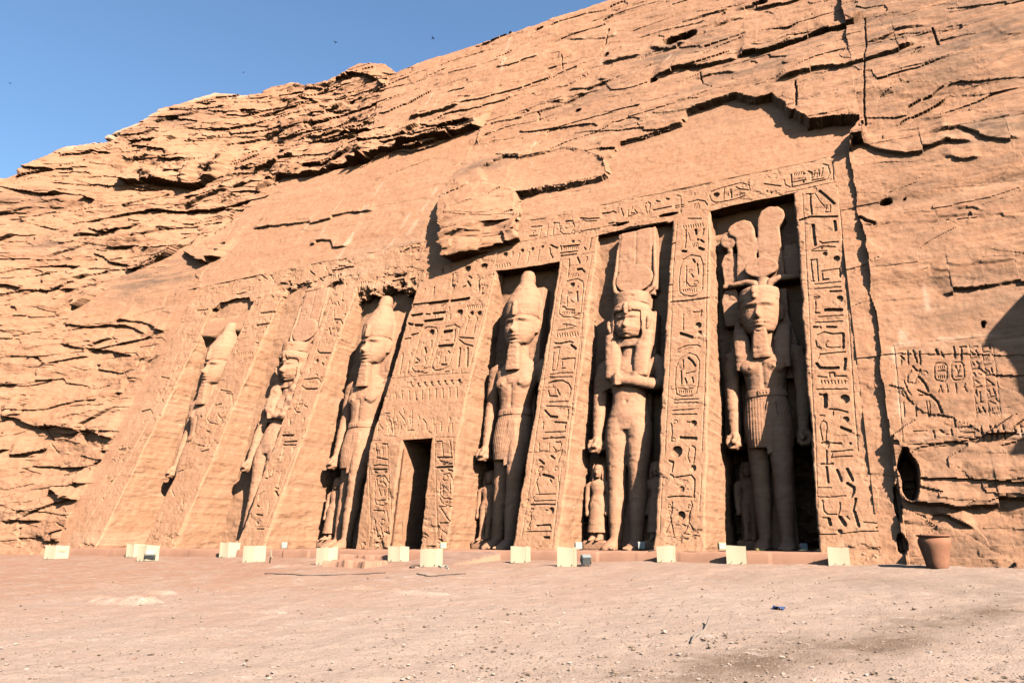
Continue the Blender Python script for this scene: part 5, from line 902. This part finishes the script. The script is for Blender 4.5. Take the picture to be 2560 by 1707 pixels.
def child(loc, label, girl=True, broken=False, lit=True):
    t = empty('child_statue', loc, label, 'statue', 'small statues of children beside the colossi')
    b = MB(); H = 2.3
    for sx in (-1, 1):
        b.loft([(sx * .11, -.26, .0, .10, .13), (sx * .11, -.26, .35, .085, .11), (sx * .12, -.26, .65, .11, .12), (sx * .11, -.26, 1.05, .15, .16), (sx * .06, -.26, 1.25, .15, .16)], 14)
        b.loft([(sx * .11, -.42, 0, .085, .2), (sx * .11, -.36, .08, .07, .12)], 10)
        b.tube([(sx * .22, -.24, 1.70), (sx * .33, -.24, 1.62), (sx * .35, -.24, 1.3), (sx * .34, -.26, 1.0), (sx * .32, -.28, .84)], [.09, .10, .08, .07, .06], 10)
        b.ell((sx * .32, -.29, .78), (.06, .08, .09), 8)
        for q in range(4): b.tube([(sx * .355, -.33 + .04 * q, .80), (sx * .36, -.33 + .04 * q, .73), (sx * .31, -.33 + .04 * q, .69)], [.022, .022, .02], 6)
        b.tube([(sx * .30, -.36, .82), (sx * .29, -.38, .74)], [.022, .02], 6)
    b.loft([(0, -.25, 1.05, .24, .16), (0, -.25, 1.2, .23, .16), (0, -.25, 1.36, .18, .14), (0, -.25, 1.55, .25, .16), (0, -.24, 1.72, .27, .15), (0, -.22, 1.82, .12, .1)], 18)
    if girl: b.loft([(0, -.26, .22, .30, .22), (0, -.26, .3, .29, .21), (0, -.26, .8, .25, .19), (0, -.26, 1.2, .235, .17)], 18)
    b.loft([(0, -.32, 1.86, .08, .09), (0, -.30, 1.95, .135, .15), (0, -.29, 2.1, .16, .17), (0, -.28, 2.25, .13, .14)], 18)
    b.box(-.26, .26, -.18, .3, 0, 2.0)
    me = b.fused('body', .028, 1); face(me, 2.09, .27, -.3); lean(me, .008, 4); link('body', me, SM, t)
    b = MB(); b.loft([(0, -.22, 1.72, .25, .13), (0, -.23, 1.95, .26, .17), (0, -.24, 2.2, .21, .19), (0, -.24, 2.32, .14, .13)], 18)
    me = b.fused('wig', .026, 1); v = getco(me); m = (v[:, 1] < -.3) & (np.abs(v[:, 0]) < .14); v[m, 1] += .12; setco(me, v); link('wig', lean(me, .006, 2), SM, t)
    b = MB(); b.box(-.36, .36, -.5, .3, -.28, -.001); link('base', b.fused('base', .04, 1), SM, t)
    return t
LEAN[0] = .2; c5 = child((-6.30, 2.05, .27), 'small sunlit princess statue with battered face beside the right-hand queen')
c3 = copytree(c5); c3.location = (-17.0, 2.7, .30); c3['label'] = 'small sunlit princess statue under the left fist of the king left of the doorway'
c4 = child((-10.5, 2.75, .27), 'small prince statue half in shadow beside the king right of the doorway', False)
c6 = copytree(c4); c6.location = (-2.1, 3.6, .27); c6['label'] = 'small prince statue in deep shade beside the rightmost king'
c7 = copytree(c5); c7.location = (-4.45, 2.05, .27); c7['label'] = 'small princess statue in deep shade on the right side of the right-hand queen'

# ------------------------------------------------------------------ lamp screens, lamps, pot and small things in front
CREAM = plain('cream_painted_steel', (.52, .435, .285), .55, .05, 3.0, 0, .05, (.50, .38, .22))
RUST = plain('rust_stain', (.20, .09, .04), .9)
LAMPY = plain('yellowed_lamp_housing', (.50, .39, .14), .5, .15, 9.0)
GLASS = plain('lamp_glass', (.42, .44, .40), .15, .1, 5.0, 0, 0)
STEEL = plain('dark_steel', (.05, .045, .04), .6)
DAMP = None
right_v = np.array([AX[0], AX[1], 0]); right_v /= np.linalg.norm(right_v); away_v = np.array([-right_v[1], right_v[0], 0])
def ppm(p): return np.dot(p - CAM, FW) / (FOC / K)     # metres per pixel of the 2352 wide view at a point
def screen(x0, x1, yt, yb, fold, label, tilt=0.0, skew=0.0):
    """folded sheet of cream painted steel: x0..x1, yt..yb in the 2352 wide view, fold = where the crease is (0..1)"""
    c = gnd([((x0 + x1) / 2, yb)])[0]
    if c[1] > -.42: d = rays([((x0 + x1) / 2 * K, yb * K)])[0]; c = CAM + d * ((-.42 - CAM[1]) / d[1]); c[2] = gz(c[0], c[1])
    m = ppm(c); W_ = (x1 - x0) * m; H_ = (yb - yt) * m
    t = empty('lamp_screen', (c[0], c[1], c[2]), label, 'lamp screen', 'cream lamp screens along the foot of the temple', math.atan2(right_v[1], right_v[0]) + skew)
    def leaf(xa, xb, ya, yb_):
        n = 7; v = []; f = []
        for k in range(n):
            u = k / (n - 1); x = xa + (xb - xa) * u; y = ya + (yb_ - ya) * u + .008 * math.sin(u * 5 + x0)
            for z, dy in ((0, 0), (H_ * .5, tilt * .5 + .006), (H_ * (1 - .03 * math.sin(u * 3 + x0)), tilt)):
                v.append((x, y + dy, z)); v.append((x, y + dy + .006, z))
        for k in range(n - 1):
            a = k * 6; b = a + 6
            for q in (0, 2): f += [(a + q, b + q, b + q + 2, a + q + 2), (a + q + 1, a + q + 3, b + q + 3, b + q + 1)]
            f += [(a + 4, b + 4, b + 5, a + 5), (a, a + 1, b + 1, b)]
        f += [(0, 2, 3, 1), (2, 4, 5, 3), ((n - 1) * 6, (n - 1) * 6 + 1, (n - 1) * 6 + 3, (n - 1) * 6 + 2), ((n - 1) * 6 + 2, (n - 1) * 6 + 3, (n - 1) * 6 + 5, (n - 1) * 6 + 4)]
        b_ = MB(); b_.add(v, f); return b_
    xf = -W_ / 2 + W_ * fold
    link('panel', leaf(-W_ / 2, xf, .02, -.03).mesh('panel'), CREAM, t)
    if fold < .99: link('panel', leaf(xf + .004, W_ / 2, -.03, .20).mesh('panel'), CREAM, t)
    b = MB(); b.tube([(-W_ / 2 + .05, .05, .0), (-W_ / 2 + .05, .07, H_ * .9)], .012, 6); b.tube([(-W_ / 2 + .05, .06, H_ * .5), (xf, .05, H_ * .5)], .012, 6); b.tube([(-W_ / 2 + .05, .06, H_ * .5), (-W_ / 2 + .1, .32, -.02)], .010, 6)
    link('bracket', b.mesh('bracket'), STEEL, t)
    for bx in ((-.22, .22) if fold > .99 else (-.3, .2)):
        b = MB(); b.tube([(W_ * bx, -.032 + tilt * .1, H_ * .10), (W_ * bx, -.05 + tilt * .1, H_ * .10)], .013, 8)
        link('bolt', b.mesh('bolt'), RUST, t)
    return t
SCR = [(100, 149, 1253, 1283, .52, 'cream folded lamp screen furthest left along the cliff, a yellow lamp at its right'),
 (288, 326, 1247, 1276, .5, 'cream folded lamp screen partly behind another, left of the temple pilasters'),
 (313, 357, 1253, 1288, .5, 'cream folded lamp screen with a tilted white lamp before its right leaf'),
 (502, 545, 1246, 1279, .5, 'cream folded lamp screen set back against the second pilaster foot'),
 (556, 604, 1255, 1291, .55, 'cream folded lamp screen beside a thin upright stake left of the doorway'),
 (724, 770, 1258, 1297, .6, 'cream folded lamp screen with a small lamp on top, before the flat stone step'),
 (890, 936, 1256, 1289, .62, 'cream folded lamp screen directly before the left door jamb'),
 (964, 1014, 1262, 1301, .72, 'cream folded lamp screen before the right door jamb, loose cable at its foot'),
 (1173, 1220, 1256, 1292, .72, 'cream folded lamp screen right of the sloping wooden ramp'),
 (1280, 1328, 1258, 1301, .77, 'cream folded lamp screen beside a grey gridded lamp lying on the ground'),
 (1510, 1557, 1253, 1289, .80, 'cream folded lamp screen with a black mesh box behind its left edge'),
 (1670, 1718, 1254, 1295, .93, 'cream lamp screen with a yellow lamp perched above it, before the rightmost king'),
 (1903, 1950, 1243, 1284, 1.0, 'flat unfolded cream lamp screen furthest right, near the clay pot')]
for s_ in SCR: screen(*s_[:5], s_[5], .015 * math.sin(s_[0]), .06 * math.sin(s_[0] * 1.7))
def lamp(px, py, wpx, label, base_y=None, rz=0.0, pitch=0.0, mat=None, pos=None, grid=False):
    """floodlight: housing, glass, yoke and foot; px, py = its foot in the 2352 wide view"""
    c = gnd([(px, py)])[0] if pos is None else np.array(pos, float); m = ppm(c); w_ = wpx * m; mat = mat or LAMPY
    t = empty('floodlight', c, label, 'floodlight', 'floodlights along the foot of the temple', math.atan2(right_v[1], right_v[0]) + rz)
    d = w_ * .55; h = w_ * .95; z0 = w_ * .22; cp, sp_ = math.cos(pitch), math.sin(pitch)
    def rot(b):
        b.v = [(x, (y * cp - (z - z0 - h / 2) * sp_), z0 + h / 2 + (y * sp_ + (z - z0 - h / 2) * cp)) for x, y, z in b.v]; return b
    b = MB(); b.loft([(0, 0, z0, w_ / 2, d / 2), (0, 0, z0 + h * .08, w_ * .52, d * .52), (0, 0, z0 + h * .92, w_ * .52, d * .5), (0, 0, z0 + h, w_ * .46, d * .4)], 24, 7)
    for k in range(5): b.box(-w_ * .5 + k * w_ * .24, -w_ * .47 + k * w_ * .24, d * .4, d * .72, z0 + h * .15, z0 + h * .85)
    link('housing', rot(b).mesh('housing'), mat, t)
    b = MB(); b.box(-w_ * .44, w_ * .44, -d * .56, -d * .44, z0 + h * .1, z0 + h * .9); gl = link('glass', rot(b).mesh('glass', False), GLASS, t)
    if grid:
        b = MB()
        for k in range(7): b.box(-w_ * .44 + k * w_ * .145, -w_ * .43 + k * w_ * .145, -d * .62, -d * .56, z0 + h * .1, z0 + h * .9); b.box(-w_ * .44, w_ * .44, -d * .64, -d * .58, z0 + h * (.1 + .13 * k), z0 + h * (.11 + .13 * k))
        link('grille', rot(b).mesh('grille', False), STEEL, gl)
    b = MB(); b.tube([(-w_ * .56, 0, z0 + h * .5), (-w_ * .56, 0, w_ * .04), (w_ * .56, 0, w_ * .04), (w_ * .56, 0, z0 + h * .5)], w_ * .035, 8); link('yoke', b.mesh('yoke'), STEEL, t)
    b = MB(); b.box(-w_ * .3, w_ * .3, -d * .4, d * .5, -.01, w_ * .04); link('foot', b.mesh('foot', False), STEEL, t)
    return t
GREYL = plain('grey_lamp_housing', (.30, .31, .30), .5); WHITEL = plain('white_lamp_housing', (.46, .42, .33), .5)
lamp(138, 1282, 18, 'yellowed floodlight in front of the leftmost cream screen', None, .5, .5)
lamp(343, 1288, 20, 'white floodlight tipped over before the pair of overlapping screens', None, .4, .9, WHITEL)
ky = lambda x: (x, .35, .0)
lamp(0, 0, 13, 'small pale floodlight on the kerb under the prince left of the doorway', None, .3, .2, WHITEL, (-16.9, .1, .0))
lamp(0, 0, 15, 'yellowed floodlight on the kerb right of the doorway block', None, .1, .1, None, (-10.55, .05, .0))
lamp(0, 0, 16, 'pale floodlight on the kerb at the feet of the lit princess statue', None, .1, 0, WHITEL, (-6.3, .35, .0))
lamp(1346, 1299, 21, 'grey gridded floodlight lying on the ground beside a cream screen', None, .3, .45, GREYL, None, True)
lamp(0, 0, 17, 'pale floodlight in the dark right corner of the queen niche', None, -.1, 0, WHITEL, (-4.6, .75, .0))
lamp(0, 0, 17, 'yellowed floodlight on the kerb left of the rightmost king, above a screen', None, .0, 0, None, (-2.32, .25, .0))
lamp(1747, 1286, 22, 'tilted yellowed floodlight on a bracket before the rightmost king', None, .5, .55)
lamp(0, 0, 15, 'dim floodlight deep in shade right of the rightmost king', None, 0, 0, GREYL, (-.45, 1.2, .0))
# clay pot
c = gnd([(2154, 1304)])[0]; m = ppm(c); H = 74 * m; r = 35.5 * m
POT = plain('terracotta', (.36, .155, .085), .85, .14, 4.0, 0, .2, (.45, .25, .16))
t = empty('clay_pot', c, 'large round terracotta pot with flared rim standing on the gravel at right', 'pot')
b = MB(); prof = [(.0, .0), (.60, .0), (.64, .03), (.70, .2), (.80, .42), (.90, .62), (.955, .72), (.965, .79), (.93, .86), (.865, .905), (.88, .93), (1.0, .955), (1.02, .975), (1.0, 1.0), (.93, 1.0), (.82, .95), (.80, .9), (.86, .78), (.75, .4), (.5, .08), (0, .08)]
N = 56; v = []; f = []
for (a, z) in prof:
    for k in range(N): v.append((a * r * math.cos(2 * math.pi * k / N), a * r * math.sin(2 * math.pi * k / N), z * H))
for i in range(len(prof) - 1):
    for k in range(N): f.append((i * N + k, i * N + (k + 1) % N, (i + 1) * N + (k + 1) % N, (i + 1) * N + k))
b.add(v[:12 * N], [q for q in f if max(q) < 12 * N]); link('body', b.mesh('body'), POT, t)
b = MB(); b.add(v[11 * N:], [tuple(i - 11 * N for i in q) for q in f if min(q) >= 11 * N]); link('rim', b.mesh('rim'), POT, t)
b = MB(); b.loft([(0, 0, H * .80, .83 * r, .83 * r), (0, 0, H * .84, .8 * r, .8 * r)], 40); link('soil', b.mesh('soil'), plain('dry_soil', (.2, .13, .08), .95), t)
# stone step and wooden ramp before the door
def blockobj(name, quad, top, bot, label, cat, mat, plank=0):
    """slab whose top corners stand on given pixels (2352 view) at height top"""
    q = [at_z_(p, top) for p in quad]; b = MB(); n = len(q)
    b.add([(p[0], p[1], p[2]) for p in q] + [(p[0], p[1], bot) for p in q], [tuple(range(n)), tuple(range(2 * n - 1, n - 1, -1))] + [(i, n + i, n + (i + 1) % n, (i + 1) % n) for i in range(n)])
    o = link(name, b.mesh(name, False), mat); tag(o, label, cat); return o
def at_z_(p, z): d = rays([(p[0] * K, p[1] * K)])[0]; return CAM + d * ((z - CAM[2]) / d[2])
def rough_slab(name, x0, x1, y0, y1, z0, z1, label, cat, mat, amp=.03):
    nx, ny = 260, 90; u = np.linspace(0, 1, nx); v = np.linspace(0, 1, ny); U, Vv = np.meshgrid(u, v)
    X = x0 + (x1 - x0) * U + .04 * fbm(Vv * 5, U * 2, 3, 4); Y = y0 + (y1 - y0) * Vv + .07 * fbm(U * 4, Vv * 1, 3, 6); e = np.minimum(np.minimum(U, 1 - U) * (x1 - x0), np.minimum(Vv, 1 - Vv) * (y1 - y0))
    Zz = z0 + (z1 - z0) * sst(0, .07, e) + amp * fbm(X * 2, Y * 3, 4, 5) * sst(0, .1, e)
    o = link(name, gridmesh(name, np.stack([X, Y, Zz], -1), None, True, None), mat); tag(o, label, cat); return o
a = gnd([(740, 1301), (882, 1299)])
rough_slab('stone_step', a[0][0], a[1][0], a[0][1] - .05, a[0][1] + 1.0, -.50, -.235, 'flat rough stone slab lying before the niche left of the doorway', 'stone slab', KM)
rough_slab('door_step', -13.6, -11.6, -1.1, -.1, -.5, -.14, 'low worn stone step in front of the doorway', 'step', KM)
WOOD = plain('weathered_boards', (.36, .215, .15), .9, .18, 3.0, 0, .3)
t = empty('wooden_ramp', (0, 0, 0), 'low wooden ramp of weathered boards on the ground right of the doorway', 'ramp')
p = [gnd([(932, 1297)])[0], gnd([(1040, 1297)])[0], at_z_((1156, 1266), -.03), at_z_((1012, 1266), -.03)]
p[0][2] = p[1][2] = gz(p[0][0], p[0][1]) + .05
for k in range(6):
    f0, f1 = k / 6 + .006, (k + 1) / 6 - .006
    qa = [p[0] + (p[3] - p[0]) * f0, p[1] + (p[2] - p[1]) * f0, p[1] + (p[2] - p[1]) * f1, p[0] + (p[3] - p[0]) * f1]
    b = MB(); b.add([tuple(v_ + np.array([0, 0, .004 * (k % 2)])) for v_ in qa] + [tuple(v_ - np.array([0, 0, .05])) for v_ in qa], [(0, 1, 2, 3), (7, 6, 5, 4), (0, 4, 5, 1), (1, 5, 6, 2), (2, 6, 7, 3), (3, 7, 4, 0)])
    link('board', b.mesh('board', False), WOOD, t)
b = MB(); q_ = p[1]; r_ = p[2]
b.add([tuple(q_ - np.array([0, 0, .05])), tuple(r_ - np.array([0, 0, .05])), (r_[0] + .05, r_[1], -.4), (q_[0] + .05, q_[1], q_[2] - .2)], [(0, 3, 2, 1)])
b.add([tuple(q_ + (-.04, 0, -.05)), tuple(r_ + (-.04, 0, -.05)), (r_[0] - .04, r_[1], -.4), (q_[0] - .04, q_[1], q_[2] - .2)], [(0, 1, 2, 3)]); link('side_board', b.mesh('side_board', False), KM, t)
# mesh box, stake, bag, stick, wrapper, cables
c = gnd([(1500, 1288)])[0]; m = ppm(c); t = empty('mesh_box', c, 'small black wire mesh box at the left edge of a cream screen', 'mesh box', None, math.atan2(right_v[1], right_v[0]))
b = MB(); w_, h_ = 14 * m, 24 * m
for k in range(5):
    for yy in (0, .12):
        b.tube([(-w_ / 2 + w_ * k / 4, yy, 0), (-w_ / 2 + w_ * k / 4, yy, h_)], .007, 5); b.tube([(-w_ / 2, yy, h_ * k / 4), (w_ / 2, yy, h_ * k / 4)], .007, 5)
for xx in (-w_ / 2, w_ / 2):
    for k in range(5): b.tube([(xx, 0, h_ * k / 4), (xx, .12, h_ * k / 4)], .007, 5)
link('wire_mesh', b.mesh('wire_mesh'), STEEL, t); b = MB(); b.box(-w_ * .38, w_ * .38, .02, .10, 0, h_ * .9); link('core', b.mesh('core', False), plain('dark_box', (.03, .03, .03), .7), t)
c = gnd([(620, 1297)])[0]; m = ppm(c); t = empty('wooden_stake', c, 'thin leaning wooden stake with a pale strip, stuck in the ground left of the doorway', 'stake')
b = MB(); b.tube([(-.03, 0, -.05), (0, 0, .2), (.03, .01, 20 * m)], [.022, .02, .016], 8); link('shaft', b.mesh('shaft'), plain('dark_wood', (.08, .05, .03), .9), t)
b = MB(); b.box(.015, .06, -.03, -.02, 18 * m, 36 * m); b.box(.0, .07, -.02, .02, 17 * m, 19 * m); link('strip', b.mesh('strip', False), CREAM, t)
c = gnd([(1737, 1292)])[0]; b = MB(); b.ell((0, 0, .05), (.22, .14, .075), 20); b.ell((.12, .02, .06), (.12, .12, .06), 16); me = b.fused('plastic_bag', .02, 1); v_ = getco(me); v_ += .02 * fbm(v_[:, 0] * 14, v_[:, 1] * 14 + v_[:, 2] * 9, 4, 3)[:, None]; setco(me, v_)
o = link('plastic_bag', me, plain('white_plastic', (.78, .74, .68), .5)); o.location = c; tag(o, 'crumpled white plastic bag beside the screen before the rightmost king', 'bag')
c = gnd([(1786, 1401)])[0]; b = MB()
b.add([(-.09, 0, .01), (0, -.04, .06), (.08, 0, .012), (.11, .05, .05), (.02, .07, .02), (-.06, .06, .07)], [(0, 1, 4, 5), (1, 2, 3, 4)]); b.add([(-.09, 0, .004), (0, -.04, .05), (.08, 0, .004), (.11, .05, .042), (.02, .07, .01), (-.06, .06, .06)], [(5, 4, 1, 0), (4, 3, 2, 1)])
o = link('blue_wrapper', b.mesh('blue_wrapper', False), plain('blue_foil', (.03, .06, .16), .3)); o.location = c; tag(o, 'crumpled dark blue wrapper lying on the gravel', 'wrapper')
a, e = gnd([(1588, 1478), (1630, 1433)]); b = MB(); b.tube([a + (0, 0, .02), a * .75 + e * .25 + (-.02, 0, .03), a * .45 + e * .55 + (.03, 0, .025), e + (0, 0, .05)], [.008, .018, .016, .022], 8); b.tube([a * .2 + e * .8 + (.01, 0, .03), e + (.0, .05, .09)], [.014, .012], 6)
o = link('dry_stick', b.mesh('dry_stick'), plain('grey_wood', (.30, .23, .18), .9)); tag(o, 'thin dry twig lying on the open gravel at right', 'stick')
def cable(pts, label, r_=.012, mat=None):
    g_ = gnd(pts); b = MB(); P_ = []
    for i in range(len(g_) - 1):
        for k in range(6): q = g_[i] + (g_[i + 1] - g_[i]) * k / 6; P_.append((q[0] + .03 * math.sin(k * 2 + i), q[1] + .03 * math.cos(k * 1.7 + i), gz(q[0], q[1]) + .012))
    P_.append((g_[-1][0], g_[-1][1], g_[-1][2] + .012)); b.tube(P_, r_, 6); o = link('cable', b.mesh('cable'), mat or plain('cable_sheath', (.10, .075, .06), .7)); tag(o, label, 'cable'); return o
cable([(955, 1318), (985, 1324), (1070, 1318)], 'dark cable on the ground before the doorway screens')
cable([(606, 1318), (700, 1322), (800, 1320), (885, 1316)], 'long thin cable on the ground left of the doorway', .014)
cable([(1000, 1290), (1012, 1303), (1022, 1298), (1030, 1306)], 'pale tangle of cable at the foot of the screen by the right jamb', .02, WHITEL)
cable([(1318, 1296), (1330, 1301), (1352, 1299), (1358, 1291)], 'dark cable beside the grey gridded floodlight')
cable([(1770, 1284), (1800, 1283), (1832, 1280)], 'short dark cable along the kerb before the rightmost king', .012, STEEL)
# birds
BM = plain('dark_feathers', (.02, .018, .018), .8)
for px, py, s_, bank, lab in ((771, 98, 8, .5, 'dark bird in flight left of the skyline boulder, wings raised'), (995, 89, 9, 1.2, 'dark bird in flight nearest the slope, banking steeply'), (767, 181, 5, .3, 'small dark bird flying just above the skyline boulder'), (559, 167, 5, .1, 'tiny dark bird in the middle of the sky'), (23, 192, 6, .4, 'dark bird flying alone at the far left')):
    d = rays([(px * K, py * K)])[0]; P_ = CAM + d * 34; L = s_ * 34 / (FOC / K)
    t = empty('bird', P_, lab, 'bird', 'birds in the sky', math.atan2(right_v[1], right_v[0]) + bank)
    b = MB(); b.tube([(0, -L * .42, 0), (0, -L * .3, .01 * L), (0, 0, 0), (0, L * .3, 0), (0, L * .5, 0)], [L * .02, L * .08, L * .11, L * .06, L * .02], 10)
    for sx in (-1, 1): b.add([(0, -L * .16, 0), (sx * L * .35, -L * .14, L * .22), (sx * L * .72, L * .12, L * .26), (sx * L * .3, L * .12, L * .18), (0, L * .12, 0), (0, -L * .16, -.02 * L), (sx * L * .35, -L * .14, L * .2), (sx * L * .72, L * .12, L * .25), (sx * L * .3, L * .12, L * .16), (0, L * .12, -.02 * L)], [(0, 1, 3, 4), (1, 2, 3), (9, 8, 6, 5), (8, 7, 6)])
    b.add([(0, L * .35, 0), (L * .12, L * .62, 0), (-L * .12, L * .62, 0), (0, L * .35, -.02 * L)], [(0, 1, 2), (3, 2, 1)])
    link('body', b.mesh('body', False), BM, t)
# loose rocks and gravel
rnd = random.Random(5); rs = np.random.RandomState(5)
def stone_shape(seed):
    b = MB(); b.ell((0, 0, .25), (1, .75, .5), 10); v = np.array(b.v); v *= (1 + .35 * fbm(v[:, 0] * 1.3 + seed * 7, v[:, 1] * 1.3 + v[:, 2] * 1.7, 3, seed))[:, None]; return v, b.f
GRAV = None
def gravel_mat():
    m, n, l, b = newmat('gravel_stone'); oi = n.new('ShaderNodeAttribute'); oi.attribute_name = 'tone'
    c_ = ramp(n, l, oi.outputs['Fac'], [(0, (.20, .135, .09)), (.4, (.36, .25, .18)), (.8, (.46, .33, .25)), (1, (.56, .44, .35))]); l.new(mix(n, l, 1.0, c_, (ALB, ALB, ALB), 'MULTIPLY'), b.inputs['Base Color']); b.inputs['Roughness'].default_value = .95; return m
GRAV = gravel_mat()
V, F, TN = [], [], []; base = 0
shp = [stone_shape(s_) for s_ in range(6)]
for k in range(3800):
    px = rnd.uniform(-60, 2412); py = 1300 + 268 * rnd.random() ** .75 + rnd.uniform(-6, 30)
    if py > 1600 or (px < 900 and rnd.random() < .45): continue
    d = rays([(px * K, py * K)])[0]; t_ = (-.85 - CAM[2]) / d[2]
    X = CAM + d * t_; tt = t_
    for _ in range(6): tt = (float(gz(X[0], X[1])) - CAM[2]) / d[2]; X = CAM + d * (.6 * tt + .4 * np.linalg.norm(X - CAM) / np.linalg.norm(d))
    if X[1] > -.7 or X[1] < -17: continue
    s_ = .004 + .018 * rnd.random() ** 4 * (1.6 if rnd.random() < .15 else 1) + .004; v, f = shp[k % 6]; a_ = rnd.uniform(0, 6.28); c_, q_ = math.cos(a_), math.sin(a_)
    w_ = np.stack([v[:, 0] * c_ - v[:, 1] * q_, v[:, 0] * q_ + v[:, 1] * c_, v[:, 2] * rnd.uniform(.6, 1)], 1) * s_ + (X[0], X[1], float(gz(X[0], X[1])) + .004)
    V.append(w_); F += [tuple(base + i for i in q) for q in f]; base += len(w_); TN += [rnd.random()] * len(w_)
me = bpy.data.meshes.new('gravel'); me.from_pydata([tuple(p_) for p_ in np.concatenate(V)], [], F); me.update(); at = me.attributes.new('tone', 'FLOAT', 'POINT'); at.data.foreach_set('value', np.array(TN, np.float32))
tag(link('gravel', me, GRAV), None, None, None, 'stuff')
for px, py, wpx, mt, lab in ((860, 1485, 14, 0, 'flat dark stone on the open gravel in the middle foreground'), (310, 1513, 18, 1, 'flat reddish stone alone on the left foreground'), (2050, 1508, 16, 0, 'dark stone on damp gravel at the lower right'), (1160, 1398, 12, 0, 'small dark stone on the gravel below the ramp'),
    (890, 1327, 13, 0, 'dark stone on the ground before the doorway'), (1453, 1331, 12, 1, 'small stone before the queen niche'), (2285, 1541, 10, 0, 'dark stone at the bottom right corner'), (945, 1303, 22, 0, 'dark flat stone at the lower left corner of the wooden ramp'), (700, 1278, 16, 1, 'reddish stone on the ground left of the flat slab')):
    c = gnd([(px, py)])[0]; w_ = wpx * ppm(c) / 2; v, f = shp[wpx % 6]; me = bpy.data.meshes.new('rock'); me.from_pydata([tuple(q) for q in v * (w_, w_ * .8, w_ * .6)], [], f); me.update()
    o = link('rock', me, plain('dark_rock', (.13, .09, .065), .95) if mt == 0 else plain('red_rock', (.33, .17, .10), .95)); o.location = (c[0], c[1], c[2] - .01); o.rotation_euler = (0, 0, px); tag(o, lab, 'rock')
